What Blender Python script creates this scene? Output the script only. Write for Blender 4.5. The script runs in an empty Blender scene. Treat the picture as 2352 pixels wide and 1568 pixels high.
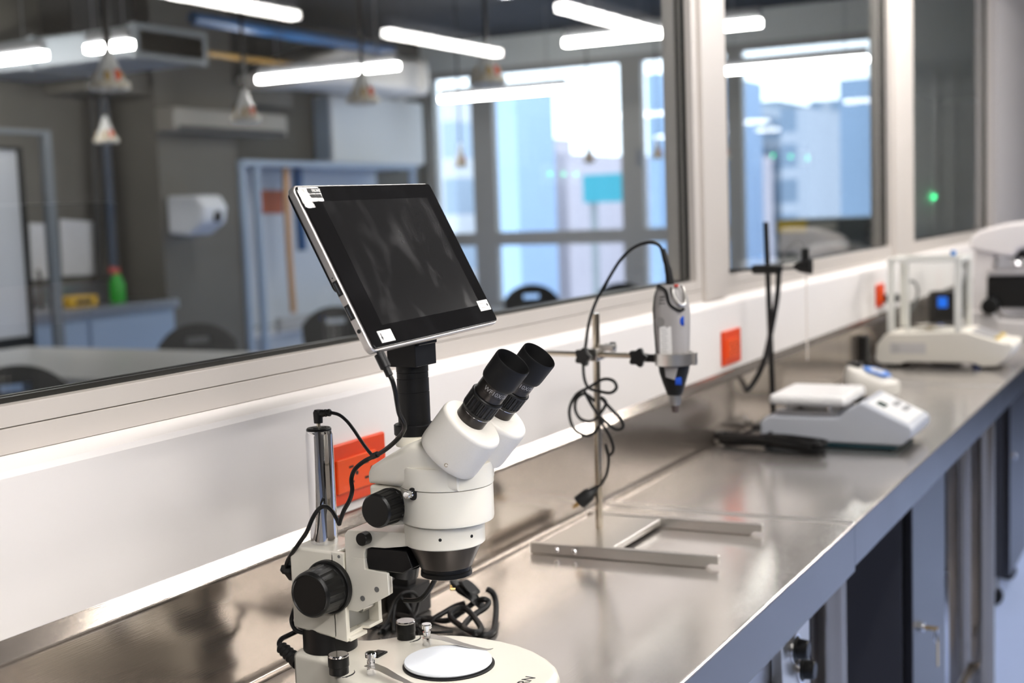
import bpy, bmesh, math, random
from mathutils import Vector, Matrix
random.seed(7)
C = bpy.context.scene.collection
scene = bpy.context.scene
V = Vector
# ------------------------------------------------------------------ camera
# Bench top is z = 0, floor z = -0.9, splash-back face y = 0, bench runs along +x.
FPX = 2990.0
YAW, PITCH, ROLL = math.radians(28.5565), math.radians(5.6404), math.radians(-2.0806)
EYE = V((0.0, -0.974, 0.53))
fwd = V((math.cos(YAW)*math.cos(PITCH), math.sin(YAW)*math.cos(PITCH), -math.sin(PITCH)))
rgt = V((math.sin(YAW), -math.cos(YAW), 0.0))
upv = rgt.cross(fwd)
r2 = math.cos(ROLL)*rgt + math.sin(ROLL)*upv
u2 = -math.sin(ROLL)*rgt + math.cos(ROLL)*upv
cam = bpy.data.cameras.new('camera')
cam.sensor_width = 36.0
cam.lens = FPX/2352*36.0
cam.clip_start = 0.05
cam.clip_end = 500
cam.dof.use_dof = True
cam.dof.focus_distance = 1.37
cam.dof.aperture_fstop = 4.4
camo = bpy.data.objects.new('camera', cam)
C.objects.link(camo)
camo.matrix_world = Matrix(((r2.x, u2.x, -fwd.x, EYE.x), (r2.y, u2.y, -fwd.y, EYE.y), (r2.z, u2.z, -fwd.z, EYE.z), (0, 0, 0, 1)))
scene.camera = camo

# ------------------------------------------------------------------ colour management, world
scene.view_settings.view_transform = 'Standard'
scene.view_settings.look = 'None'
scene.view_settings.gamma = 1.0
scene.view_settings.use_curve_mapping = False
scene.view_settings.exposure = 0.6
scene.cycles.use_denoising = True
scene.cycles.max_bounces = 10
scene.cycles.transparent_max_bounces = 24
scene.cycles.sample_clamp_indirect = 6.0
scene.cycles.caustics_reflective = False
scene.cycles.caustics_refractive = False
world = bpy.data.worlds.new('overcast_sky')
scene.world = world
world.use_nodes = True
bg = world.node_tree.nodes['Background']
bg.inputs['Color'].default_value = (0.80, 0.90, 1.0, 1)
bg.inputs['Strength'].default_value = 2.8
LAMP = 42.0          # radiance of the bench lamps
LAMP_FAR = 28.0      # radiance of the lamps behind the glass

# ------------------------------------------------------------------ pixel rays of the survey: a point on a real plane
def ray(x, y):
    return fwd + r2*((x-1176)/FPX) - u2*((y-784)/FPX)
def at_x(x, y, X):
    d = ray(x, y); return EYE + d*((X-EYE.x)/d.x)
def at_y(x, y, Y):
    d = ray(x, y); return EYE + d*((Y-EYE.y)/d.y)
def at_z(x, y, Z):
    d = ray(x, y); return EYE + d*((Z-EYE.z)/d.z)

# ------------------------------------------------------------------ materials
def nt(name):
    m = bpy.data.materials.new(name); m.use_nodes = True
    return m, m.node_tree.nodes, m.node_tree.links, m.node_tree.nodes['Principled BSDF']
def mat(name, col, rough=0.5, metal=0.0, spec=0.5, noise=0.0, nscale=40.0, bump=0.0, coat=0.0, stretch=None, bdist=0.001):
    m, n, l, b = nt(name)
    b.inputs['Base Color'].default_value = (*col, 1)
    b.inputs['Roughness'].default_value = rough
    b.inputs['Metallic'].default_value = metal
    b.inputs['Specular IOR Level'].default_value = spec
    b.inputs['Coat Weight'].default_value = coat
    if noise or bump:
        tc = n.new('ShaderNodeTexCoord'); mp = n.new('ShaderNodeMapping'); nz = n.new('ShaderNodeTexNoise')
        l.new(tc.outputs['Object'], mp.inputs['Vector']); l.new(mp.outputs['Vector'], nz.inputs['Vector'])
        if stretch: mp.inputs['Scale'].default_value = stretch
        nz.inputs['Scale'].default_value = nscale; nz.inputs['Detail'].default_value = 4
        if noise:
            mx = n.new('ShaderNodeMix'); mx.data_type = 'RGBA'
            mx.inputs['A'].default_value = (*[c*(1-noise) for c in col], 1)
            mx.inputs['B'].default_value = (*[min(1, c*(1+noise)) for c in col], 1)
            l.new(nz.outputs['Fac'], mx.inputs['Factor']); l.new(mx.outputs['Result'], b.inputs['Base Color'])
        if bump:
            bp = n.new('ShaderNodeBump'); bp.inputs['Strength'].default_value = bump; bp.inputs['Distance'].default_value = bdist
            l.new(nz.outputs['Fac'], bp.inputs['Height']); l.new(bp.outputs['Normal'], b.inputs['Normal'])
    return m
def emit(name, col, s):
    m, n, l, b = nt(name)
    b.inputs['Base Color'].default_value = (*col, 1)
    b.inputs['Emission Color'].default_value = (*col, 1)
    b.inputs['Emission Strength'].default_value = s
    return m
def glass(name, tint=(0.95, 0.97, 0.96), f0=0.04):
    m, n, l, b = nt(name); n.remove(b)
    out = n['Material Output']
    lw = n.new('ShaderNodeLayerWeight'); lw.inputs['Blend'].default_value = 0.5
    pw = n.new('ShaderNodeMath'); pw.operation = 'POWER'; pw.inputs[1].default_value = 5
    ma = n.new('ShaderNodeMath'); ma.operation = 'MULTIPLY_ADD'; ma.inputs[1].default_value = 1-f0; ma.inputs[2].default_value = f0
    tr = n.new('ShaderNodeBsdfTransparent'); tr.inputs['Color'].default_value = (*tint, 1)
    gl = n.new('ShaderNodeBsdfGlossy'); gl.inputs['Roughness'].default_value = 0.0
    mx = n.new('ShaderNodeMixShader')
    l.new(lw.outputs['Facing'], pw.inputs[0]); l.new(pw.outputs[0], ma.inputs[0]); l.new(ma.outputs[0], mx.inputs['Fac'])
    l.new(tr.outputs[0], mx.inputs[1]); l.new(gl.outputs[0], mx.inputs[2]); l.new(mx.outputs[0], out.inputs['Surface'])
    return m
def steel(name, col, rough, stretch=(2, 120, 120), strength=0.12, wave=0.0, broad=0.45, rbroad=0.62):
    """brushed sheet steel: a clear lobe and a broad satin lobe, fine grain along x, gentle dents"""
    m, n, l, b = nt(name)
    out = n['Material Output']
    c = n.new('ShaderNodeBsdfPrincipled'); mx = n.new('ShaderNodeMixShader'); mx.inputs['Fac'].default_value = broad
    l.new(b.outputs[0], mx.inputs[1]); l.new(c.outputs[0], mx.inputs[2]); l.new(mx.outputs[0], out.inputs['Surface'])
    for q in (b, c):
        q.inputs['Metallic'].default_value = 1.0
        q.inputs['Base Color'].default_value = (*col, 1)
    c.inputs['Roughness'].default_value = rbroad
    tc = n.new('ShaderNodeTexCoord'); mp = n.new('ShaderNodeMapping'); mp.inputs['Scale'].default_value = stretch
    l.new(tc.outputs['Object'], mp.inputs['Vector'])
    nz = n.new('ShaderNodeTexNoise'); nz.inputs['Scale'].default_value = 8; nz.inputs['Detail'].default_value = 3
    l.new(mp.outputs['Vector'], nz.inputs['Vector'])
    n2 = n.new('ShaderNodeTexNoise'); n2.inputs['Scale'].default_value = 5; n2.inputs['Detail'].default_value = 2
    l.new(tc.outputs['Object'], n2.inputs['Vector'])
    mr = n.new('ShaderNodeMapRange'); mr.inputs['To Min'].default_value = rough*0.8; mr.inputs['To Max'].default_value = rough*1.25
    l.new(n2.outputs['Fac'], mr.inputs['Value']); l.new(mr.outputs['Result'], b.inputs['Roughness'])
    bp = n.new('ShaderNodeBump'); bp.inputs['Strength'].default_value = strength; bp.inputs['Distance'].default_value = 0.0004
    l.new(nz.outputs['Fac'], bp.inputs['Height'])
    b2 = n.new('ShaderNodeBump'); b2.inputs['Strength'].default_value = wave; b2.inputs['Distance'].default_value = 0.01
    l.new(n2.outputs['Fac'], b2.inputs['Height']); l.new(bp.outputs['Normal'], b2.inputs['Normal'])
    for q in (b, c): l.new(b2.outputs['Normal'], q.inputs['Normal'])
    return m

M = dict(
    wall=mat('white_paint', (0.80, 0.76, 0.735), 0.55, noise=0.015, nscale=3, bump=0.05, bdist=0.002),
    alu=mat('pale_aluminium', (0.55, 0.505, 0.46), 0.42, noise=0.02, nscale=6),
    gasket=mat('black_rubber_gasket', (0.012, 0.012, 0.01), 0.4),
    pane=glass('window_glass', (0.97, 0.98, 0.978)),
    pane2=glass('outer_window_glass', (0.96, 0.98, 0.99)),
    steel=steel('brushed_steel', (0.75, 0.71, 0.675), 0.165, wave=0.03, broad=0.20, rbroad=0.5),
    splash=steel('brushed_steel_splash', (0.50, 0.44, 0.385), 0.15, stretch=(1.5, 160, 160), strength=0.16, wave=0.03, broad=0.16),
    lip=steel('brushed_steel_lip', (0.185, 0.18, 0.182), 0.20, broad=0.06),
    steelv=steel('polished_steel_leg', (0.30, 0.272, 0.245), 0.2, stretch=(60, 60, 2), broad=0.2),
    steeld=mat('steel_cabinet_panel', (0.40, 0.41, 0.44), 0.3, 1.0, noise=0.05, nscale=5),
    floor=mat('blue_vinyl_floor', (0.45, 0.56, 0.86), 0.42, noise=0.04, nscale=4),
    cream=mat('cream_enamel', (0.85, 0.81, 0.71), 0.30, noise=0.01, nscale=60, coat=0.25),
    pod=mat('cream_crinkle_enamel', (0.86, 0.82, 0.745), 0.36, noise=0.03, nscale=700, bump=0.12, bdist=0.0004),
    black=mat('black_plastic', (0.005, 0.005, 0.005), 0.36, spec=0.3),
    blackm=mat('matte_black_metal', (0.004, 0.004, 0.0045), 0.40, 0.0, 0.28),
    rubber=mat('black_rubber', (0.006, 0.006, 0.0065), 0.55, spec=0.25),
    anod=mat('black_anodised_aluminium', (0.045, 0.040, 0.037), 0.32, 0.8),
    chrome=mat('chrome', (0.80, 0.80, 0.82), 0.04, 1.0),
    satin=mat('satin_aluminium', (0.62, 0.60, 0.57), 0.30, 1.0, noise=0.02, nscale=50),
    rodm=mat('nickel_rod', (0.62, 0.55, 0.45), 0.16, 1.0),
    white=mat('white_plastic', (0.82, 0.82, 0.82), 0.35),
    disc=mat('white_stage_plate', (0.86, 0.90, 0.96), 0.4),
    orange=mat('orange_plastic', (0.72, 0.055, 0.004), 0.33, noise=0.02, nscale=20),
    orange2=mat('lighter_orange_plastic', (0.82, 0.085, 0.006), 0.33),
    dark=mat('dark_slot', (0.004, 0.004, 0.004), 0.7),
    cord=mat('black_cord', (0.005, 0.005, 0.0055), 0.40, spec=0.22),
    brass=mat('brass_pins', (0.75, 0.52, 0.22), 0.25, 1.0),
    glassblk=mat('black_display_glass', (0.012, 0.011, 0.012), 0.09, 0.0, 0.5),
    paper=mat('white_sticker_paper', (0.85, 0.83, 0.80), 0.5),
    ink=mat('black_ink', (0.01, 0.01, 0.01), 0.6),
    inkg=mat('grey_ink', (0.45, 0.44, 0.42), 0.6),
    foil=mat('crumpled_silver_foil', (0.80, 0.78, 0.76), 0.22, 0.9, bump=0.9, nscale=140, bdist=0.004),
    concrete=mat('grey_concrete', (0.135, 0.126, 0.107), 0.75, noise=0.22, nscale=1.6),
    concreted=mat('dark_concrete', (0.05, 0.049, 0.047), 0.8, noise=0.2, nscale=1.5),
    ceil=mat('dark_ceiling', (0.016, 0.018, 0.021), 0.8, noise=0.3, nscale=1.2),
    duct=mat('galvanised_duct', (0.20, 0.22, 0.24), 0.5, 0.3),
    whitem=mat('white_powder_coat', (0.78, 0.77, 0.74), 0.4),
    bluep=mat('blue_pipe', (0.01, 0.085, 0.24), 0.4),
    copper=mat('copper_pipe', (0.70, 0.40, 0.20), 0.35, 0.6),
    lamp=emit('lamp_diffuser', (1.0, 0.965, 0.93), LAMP),
    lampf=emit('far_lamp_diffuser', (1.0, 0.975, 0.94), LAMP_FAR),
    lampbody=mat('lamp_housing', (0.30, 0.30, 0.31), 0.5),
    plug=mat('clear_lamp_plastic', (0.90, 0.89, 0.86), 0.25),
    )

# ------------------------------------------------------------------ mesh builder
def frame(axis):
    a = V(axis).normalized()
    t = V((0, 0, 1)) if abs(a.z) < 0.9 else V((1, 0, 0))
    e1 = t.cross(a).normalized(); e2 = a.cross(e1)
    return a, e1, e2
class MB:
    def __init__(s): s.bm = bmesh.new()
    def _add(s, vs, fs):
        bv = [s.bm.verts.new(v) for v in vs]
        for f in fs:
            try: s.bm.faces.new([bv[i] for i in f])
            except ValueError: pass
        return bv
    def box(s, c, d, rot=None, bev=0.0, seg=2):
        t = bmesh.new(); bmesh.ops.create_cube(t, size=1)
        bmesh.ops.scale(t, vec=V(d), verts=t.verts)
        if bev: bmesh.ops.bevel(t, geom=list(t.edges), offset=bev, segments=seg, profile=0.5, affect='EDGES')
        s._merge(t, c, rot); return s
    def span(s, a, b, bev=0.0, seg=2):
        a, b = V(a), V(b)
        return s.box((a+b)/2, [abs(b[i]-a[i]) for i in range(3)], None, bev, seg)
    def _merge(s, t, c=(0, 0, 0), rot=None):
        c = V(c)
        t.verts.index_update()
        vs = [(rot @ v.co if rot else v.co) + c for v in t.verts]
        s._add(vs, [[v.index for v in f.verts] for f in t.faces]); t.free()
    def lathe(s, prof, o, axis, n=40, cap=True, rib=0, ribd=0.0, ribz=None):
        """prof: (radius, height) pairs along axis from o; optional ribs between heights ribz"""
        a, e1, e2 = frame(axis); o = V(o); vs = []; fs = []
        for (r, h) in prof:
            for k in range(n):
                t = 2*math.pi*k/n; rr = r
                if rib and ribz[0] <= h <= ribz[1]: rr = r - (ribd if (k*rib*2//n) % 2 else 0)
                vs.append(o + a*h + (e1*math.cos(t) + e2*math.sin(t))*rr)
        for i in range(len(prof)-1):
            for k in range(n):
                k2 = (k+1) % n
                fs.append((i*n+k, i*n+k2, (i+1)*n+k2, (i+1)*n+k))
        if cap:
            fs.append(tuple(range(n-1, -1, -1))); fs.append(tuple((len(prof)-1)*n+k for k in range(n)))
        s._add(vs, fs); return s
    def cyl(s, p0, p1, r, r1=None, n=32, bev=0.0):
        p0, p1 = V(p0), V(p1); h = (p1-p0).length; r1 = r if r1 is None else r1
        if bev: pr = [(r-bev, 0), (r-bev*0.3, bev*0.3), (r, bev), (r1, h-bev), (r1-bev*0.3, h-bev*0.3), (r1-bev, h)]
        else: pr = [(r, 0), (r1, h)]
        return s.lathe(pr, p0, p1-p0, n)
    def tube(s, pts, r, n=10, res=6, cyclic=False):
        P = [V(p) for p in pts]
        if res > 1 and len(P) > 2:
            Q = []; m = len(P)
            for i in range(m if cyclic else m-1):
                g = (lambda k: P[k % m]) if cyclic else (lambda k: P[max(0, min(m-1, k))])
                p0, p1, p2, p3 = g(i-1), g(i), g(i+1), g(i+2)
                for k in range(res):
                    t = k/res
                    Q.append(0.5*((2*p1)+(p2-p0)*t+(2*p0-5*p1+4*p2-p3)*t*t+(3*p1-p0-3*p2+p3)*t**3))
            if not cyclic: Q.append(P[-1])
            P = Q
        m = len(P); T = []
        for i in range(m):
            d = (P[(i+1) % m]-P[i-1]) if cyclic else (P[min(i+1, m-1)]-P[max(i-1, 0)])
            T.append(d.normalized())
        _, e1, _ = frame(T[0]); vs = []; fs = []
        for i in range(m):
            e1 = (e1 - T[i]*e1.dot(T[i])).normalized(); e2 = T[i].cross(e1)
            rr = r[min(len(r)-1, int(i*len(r)/m))] if isinstance(r, (list, tuple)) else r
            for k in range(n):
                t = 2*math.pi*k/n; vs.append(P[i]+(e1*math.cos(t)+e2*math.sin(t))*rr)
        for i in range(m if cyclic else m-1):
            j = (i+1) % m
            for k in range(n):
                k2 = (k+1) % n; fs.append((i*n+k, i*n+k2, j*n+k2, j*n+k))
        if not cyclic:
            fs.append(tuple(range(n-1, -1, -1))); fs.append(tuple((m-1)*n+k for k in range(n)))
        s._add(vs, fs); return s
    def prism(s, poly, f0, f1, bev=0.0, seg=3, sel=None):
        """poly of 2-D points; f0/f1 map a 2-D point to the two end faces"""
        t = bmesh.new(); n = len(poly)
        a = [t.verts.new(f0(p)) for p in poly]; b = [t.verts.new(f1(p)) for p in poly]
        t.faces.new(a); t.faces.new(b[::-1])
        for i in range(n): t.faces.new((a[i], b[i], b[(i+1) % n], a[(i+1) % n]))
        bmesh.ops.recalc_face_normals(t, faces=t.faces)
        if bev:
            if sel == 'top': ed = [e for e in t.edges if e.verts[0] in b and e.verts[1] in b]
            elif sel == 'ends': ed = [e for e in t.edges if (e.verts[0] in b) == (e.verts[1] in b)]
            else: ed = list(t.edges)
            bmesh.ops.bevel(t, geom=ed, offset=bev, segments=seg, profile=0.5, affect='EDGES', clamp_overlap=True)
        s._merge(t); return s
    def loft(s, secs, ex=2.0, n=36):
        """secs: (centre, e1 half vector, e2 half vector): superellipse rings joined into a closed body"""
        vs = []; fs = []; m = len(secs)
        for c, h1, h2 in secs:
            for k in range(n):
                t = 2*math.pi*k/n; ct, st = math.cos(t), math.sin(t)
                vs.append(V(c)+V(h1)*math.copysign(abs(ct)**(2/ex), ct)+V(h2)*math.copysign(abs(st)**(2/ex), st))
        for i in range(m-1):
            for k in range(n):
                k2 = (k+1) % n; fs.append((i*n+k, i*n+k2, (i+1)*n+k2, (i+1)*n+k))
        fs.append(tuple(range(n-1, -1, -1))); fs.append(tuple((m-1)*n+k for k in range(n)))
        s._add(vs, fs); return s
    def ring(s, c, axis, ro, ri, h, n=40):
        return s.lathe([(ri, 0), (ro, 0), (ro, h), (ri, h), (ri, 0)], c, axis, n, cap=False)
    def quad(s, a, b, c, d, th):
        """a thin real sheet through four points, th thick away from its face"""
        a, b, c, d = V(a), V(b), V(c), V(d); nrm = (b-a).cross(d-a).normalized()
        return s.prism([0, 1, 2, 3], lambda i: (a, b, c, d)[i], lambda i: (a, b, c, d)[i]-nrm*th)
    def build(s, name, m, parent=None, ang=35, smooth=True):
        bmesh.ops.recalc_face_normals(s.bm, faces=s.bm.faces)
        me = bpy.data.meshes.new(name)
        s.bm.to_mesh(me); s.bm.free()
        me.materials.append(M[m] if isinstance(m, str) else m)
        if smooth:
            me.polygons.foreach_set('use_smooth', [True]*len(me.polygons))
            me.set_sharp_from_angle(angle=math.radians(ang))
        o = bpy.data.objects.new(name, me); C.objects.link(o)
        if smooth:
            wn = o.modifiers.new('weighted_normals', 'WEIGHTED_NORMAL'); wn.keep_sharp = True; wn.weight = 80
        if parent is not None:
            o.parent = parent
            root = V((0, 0, 0)); p = parent
            while p is not None: root += p.location; p = p.parent
            me.transform(Matrix.Translation(-root))
        return o
def tag(o, label=None, cat=None, group=None, kind=None):
    for k, v in (('label', label), ('category', cat), ('group', group), ('kind', kind)):
        if v: o[k] = v
    return o
def thing(name, label, cat, loc=(0, 0, 0), group=None):
    o = bpy.data.objects.new(name, None); C.objects.link(o); o.location = V(loc)
    o.empty_display_size = 0.05
    return tag(o, label, cat, group)
def struct(name, mb, m, parent=None):
    o = mb.build(name, m, parent)
    if parent is None: o['kind'] = 'structure'
    return o
def dup(root, loc, label=None, group=None):
    r = root.copy(); C.objects.link(r); r.location = V(loc)
    if label: r['label'] = label
    if group: r['group'] = group
    for ch in root.children:
        c = ch.copy(); C.objects.link(c); c.parent = r
        for g in ch.children:
            d = g.copy(); C.objects.link(d); d.parent = c
    return r
def text(string, size, depth=0.0003):
    """outline of a line of lettering as (verts, faces), baseline start at the origin, x along the line"""
    cu = bpy.data.curves.new('lettering', 'FONT'); cu.body = string; cu.size = size; cu.extrude = depth; cu.resolution_u = 4
    ob = bpy.data.objects.new('lettering_source', cu); C.objects.link(ob)
    dg = bpy.context.evaluated_depsgraph_get()
    me = bpy.data.meshes.new_from_object(ob.evaluated_get(dg))
    vs = [v.co.copy() for v in me.vertices]; fs = [tuple(p.vertices) for p in me.polygons]
    bpy.data.objects.remove(ob); bpy.data.meshes.remove(me); bpy.data.curves.remove(cu)
    return vs, fs
def lettering(mb, string, size, o, ex, ey, centre=False, depth=0.0003):
    vs, fs = text(string, size, depth); ex, ey = V(ex).normalized(), V(ey).normalized(); ez = ex.cross(ey)
    w = max(v.x for v in vs)
    mb._add([V(o)+ex*(v.x-(w/2 if centre else 0))+ey*v.y+ez*v.z for v in vs], fs)
    return mb
# ================================================================== SETTING
ZF, ZC = -0.9, 2.35          # floor and ceiling
XE, YB = 12.1, 6.62          # window wall and back wall of the room behind the glass
PTY = 0.125
YO = -3.7                    # opposite wall of this lab
fl_ = MB(); fl_.span((-5, YO-0.2, ZF-0.1), (26, PTY, ZF)); fl_.span((-5, PTY, ZF-0.1), (XE+0.2, YB+0.2, ZF))
struct('floor', fl_, 'floor')
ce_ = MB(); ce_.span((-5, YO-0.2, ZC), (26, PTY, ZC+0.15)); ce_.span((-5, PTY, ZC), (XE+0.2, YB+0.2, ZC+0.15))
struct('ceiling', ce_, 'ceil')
struct('wall_right', MB().span((-5, YO-0.15, ZF), (26, YO, ZC)), mat('brown_grey_plaster', (0.075, 0.066, 0.054), 0.7, noise=0.2, nscale=0.8))
struct('wall_back', MB().span((-5.15, YO-0.15, ZF), (-5, YB+0.2, ZC)), mat('light_plaster', (0.45, 0.43, 0.40), 0.7, noise=0.05, nscale=1))
struct('wall_end', MB().span((26, YO-0.15, ZF), (26.15, 0.12, ZC)), mat('pale_plaster', (0.5, 0.48, 0.46), 0.7, noise=0.05, nscale=1))
# partition: low wall under the glazing, narrow ledge on top, solid wall past the last pane
PT = 0.125
low = MB().prism([(0.020, ZF), (0.020, 0.300), (0.0225, 0.306), (0.046, 0.316), (PT, 0.316), (PT, ZF)],
                 lambda p: (-5, p[0], p[1]), lambda p: (7.02, p[0], p[1]))
low.build('wall_left', 'wall', None, 14)['kind'] = 'structure'
struct('wall_left_end', MB().span((7.02, 0.020, ZF), (26, PT, ZC)), mat('shaded_wall_paint', (0.46, 0.435, 0.425), 0.6, noise=0.02, nscale=2))  # same partition wall; the weaker light here is put into its darker colour
struct('trim_1', MB().span((-5, 0.020, 1.9), (7.02, PT, ZC)), 'wall')

# glazing of the partition: three panes between aluminium mullions
GB = 0.366                    # lower edge of the glass
def window(i, x0, x1, mull_w):
    f = MB()
    y0 = 0.045
    f.span((x0, y0, 0.3165), (x1, PT-0.01, 0.3415), 0.001)             # lower rail, two steps with a fine groove
    f.span((x0, y0+0.0008, 0.3423), (x1, PT-0.01, 0.3635), 0.0012)
    f.span((x0, y0, 1.88), (x1, PT-0.01, 1.9))
    f.span((x0, y0, 0.3425), (x0+0.036, PT-0.011, 1.88), 0.0012)       # stiles
    f.span((x1-0.036, y0, 0.3425), (x1, PT-0.011, 1.88), 0.0012)
    o = struct('window_%d' % i, f, 'alu')
    p = MB().span((x0+0.036, 0.068, 0.3635), (x1-0.036, 0.074, 1.88)).build('pane', 'pane', o)
    g = MB()
    for yy in (0.0605, 0.0745):
        g.span((x0+0.036, yy, 0.3636), (x1-0.036, yy+0.007, 0.369))
        g.span((x0+0.036, yy, 0.369), (x0+0.041, yy+0.007, 1.88)); g.span((x1-0.041, yy, 0.369), (x1-0.036, yy+0.007, 1.88))
    g.build('gasket', 'gasket', o)
    return o
window(1, -1.2, 2.778, 0.15); window(2, 2.930, 4.742, 0.15); window(3, 5.067, 7.015, 0.1)
for k, (a, b) in enumerate(((2.7785, 2.9295), (4.7425, 5.0665))):
    struct('trim_%d' % (k+2), MB().span((a, 0.036, 0.3165), (b, PT-0.005, 1.9), 0.002), 'alu')

# ------------------------------------------------------------------ room behind the glass
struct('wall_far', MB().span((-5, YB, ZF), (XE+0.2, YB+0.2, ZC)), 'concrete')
wend = MB()
wend.span((XE, PT, 2.05), (XE+0.2, YB, ZC)); wend.span((XE, PT, ZF), (XE+0.2, YB, -0.47))
wend.span((XE, PT, -0.47), (XE+0.2, 1.50, 2.05))
struct('wall_window', wend, mat('grey_green_plaster', (0.80, 0.81, 0.76), 0.7, noise=0.06, nscale=1.2))
fm = mat('window_frame_metal', (0.44, 0.42, 0.38), 0.45)
def outer(i, y0, y1, transom=True, w=0.09, w2=None):
    f = MB(); x0, x1 = XE+0.02, XE+0.12; w2 = w2 or w
    f.span((x0, y0, -0.47), (x1, y0+w, 2.05)); f.span((x0, y1-w2, -0.47), (x1, y1, 2.05))
    f.span((x0, y0+w, 1.98), (x1, y1-w2, 2.05)); f.span((x0, y0+w, -0.47), (x1, y1-w2, -0.40))
    if transom: f.span((x0, y0+w, 0.19), (x1, y1-w2, 0.33))
    o = struct('window_%d' % i, f, fm)
    MB().span((XE+0.06, y0+w, -0.40), (XE+0.07, y1-w2, 1.98)).build('pane', 'pane2', o)
    return o
outer(4, 5.90, 6.60, w=0.12); outer(5, 4.16, 5.90, w=0.14); w6 = outer(6, 3.10, 4.16, w=0.09)
MB().span((XE-0.03, 4.085, 0.95), (XE+0.02, 4.115, 1.12)).build('handle', 'lampbody', w6)
outer(7, 1.50, 3.10, False, w=0.06)

# ------------------------------------------------------------------ outside
struct('ground', MB().span((13, -140, -14.2), (300, 160, -14)), mat('hazy_ground', (0.30, 0.29, 0.35), 0.9, noise=0.1, nscale=0.05))  # haze over the ground is put into its colour
def facade(col, wincol, sx, sz):
    m, n, l, b = nt('hazy_apartment_facade')
    tc = n.new('ShaderNodeTexCoord'); mp = n.new('ShaderNodeMapping'); mp.inputs['Rotation'].default_value = (math.radians(90), 0, math.radians(90))
    br = n.new('ShaderNodeTexBrick'); br.offset = 0; br.inputs['Color1'].default_value = (*wincol, 1); br.inputs['Color2'].default_value = (*[c*0.75 for c in wincol], 1)
    br.inputs['Mortar'].default_value = (*col, 1); br.inputs['Scale'].default_value = 1; br.inputs['Mortar Size'].default_value = 0.55
    br.inputs['Brick Width'].default_value = sx; br.inputs['Row Height'].default_value = sz
    sp = n.new('ShaderNodeSeparateXYZ'); cb = n.new('ShaderNodeCombineXYZ')
    l.new(tc.outputs['Object'], sp.inputs[0]); l.new(sp.outputs['Y'], cb.inputs['X']); l.new(sp.outputs['Z'], cb.inputs['Y'])
    l.new(cb.outputs[0], br.inputs['Vector']); l.new(br.outputs['Color'], b.inputs['Base Color']); b.inputs['Roughness'].default_value = 0.8
    return m
fa = facade((0.44, 0.49, 0.57), (0.26, 0.35, 0.47), 3.6, 3.2)  # distance haze is put into the pale facade colours
fb = facade((0.50, 0.52, 0.56), (0.32, 0.40, 0.50), 3.0, 3.0)
fp = mat('hazy_pink_block', (0.44, 0.41, 0.46), 0.9, noise=0.06, nscale=0.1)  # pale tone carries the haze in front of these blocks
BLD = [  # left px, right px, roof px (at the right edge), distance, depth, material, label
    (1672, 1718, 238, 120, 14, fa, 'pale blue apartment tower nearest the mullion in the second pane'),
    (1722, 1788, 230, 135, 16, fb, 'off-white apartment block beside the pale blue tower, a little taller'),
    (1792, 1852, 246, 118, 14, fa, 'pale blue apartment block in the middle of the second pane skyline'),
    (1858, 1926, 228, 140, 18, fa, 'tall pale blue apartment block against the light blue facade'),
    (1003, 1040, 225, 60, 10, fb, 'white residential tower seen through the narrow end window'),
    (1062, 1090, 240, 75, 10, fa, 'blue-grey tower with window bands beside the thick window post'),
]
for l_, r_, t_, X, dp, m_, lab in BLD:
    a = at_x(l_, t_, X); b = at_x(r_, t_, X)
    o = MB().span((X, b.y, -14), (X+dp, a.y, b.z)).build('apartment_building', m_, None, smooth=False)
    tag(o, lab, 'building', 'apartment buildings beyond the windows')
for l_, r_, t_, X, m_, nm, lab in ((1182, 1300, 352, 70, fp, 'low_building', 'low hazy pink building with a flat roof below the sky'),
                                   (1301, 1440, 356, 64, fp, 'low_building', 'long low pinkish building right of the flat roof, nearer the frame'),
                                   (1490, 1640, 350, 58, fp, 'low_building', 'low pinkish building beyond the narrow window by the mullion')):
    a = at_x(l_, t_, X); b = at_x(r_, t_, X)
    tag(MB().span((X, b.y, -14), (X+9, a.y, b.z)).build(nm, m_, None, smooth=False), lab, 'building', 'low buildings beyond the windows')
a = at_x(1262, 318, 72); b = at_x(1280, 352, 72)
tag(MB().span((72, b.y, b.z), (74, a.y, a.z)).build('roof_tank', fp), 'small square roof structure standing on the low pink building', 'roof structure')
tm = mat('teal_sheet', (0.02, 0.24, 0.31), 0.6)
for l_, r_, t_, b_, lab in ((1338, 1442, 402, 462, 'wide teal hoarding panel outside the large window'), (1524, 1566, 396, 448, 'small teal hoarding panel seen through the narrow window by the mullion')):
    a = at_x(l_, t_, 40); b = at_x(r_, b_, 40)
    o = thing('hoarding', lab, 'hoarding', (40, (a.y+b.y)/2, -14), 'teal hoardings outside')
    MB().span((40, b.y, b.z), (40.3, a.y, a.z)).build('sheet', tm, o)
    for yy in (a.y-0.2, b.y+0.2): MB().span((40.3, yy-0.1, -14), (40.5, yy+0.1, a.z)).build('post', 'duct', o)
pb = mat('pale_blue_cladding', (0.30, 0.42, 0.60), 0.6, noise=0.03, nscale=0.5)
for l_, r_, t_, X, lab in ((1928, 2060, 184, 15.5, 'pale blue clad wing of the building right of the skyline'),
                           (1136, 1182, 195, 16.5, 'pale blue clad pier beside the thick window post'),
                           (1484, 1512, 170, 15.0, 'blue clad pier behind the narrow window next to the handle'),
                           (1650, 1681, 180, 15.8, 'pale blue clad pier at the left edge of the second pane')):
    a = at_x(l_, t_, X); b = at_x(r_, t_, X)
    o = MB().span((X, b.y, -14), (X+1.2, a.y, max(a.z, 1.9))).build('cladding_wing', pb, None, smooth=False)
    tag(o, lab, 'building wing', 'pale blue building wings just outside')

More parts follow.
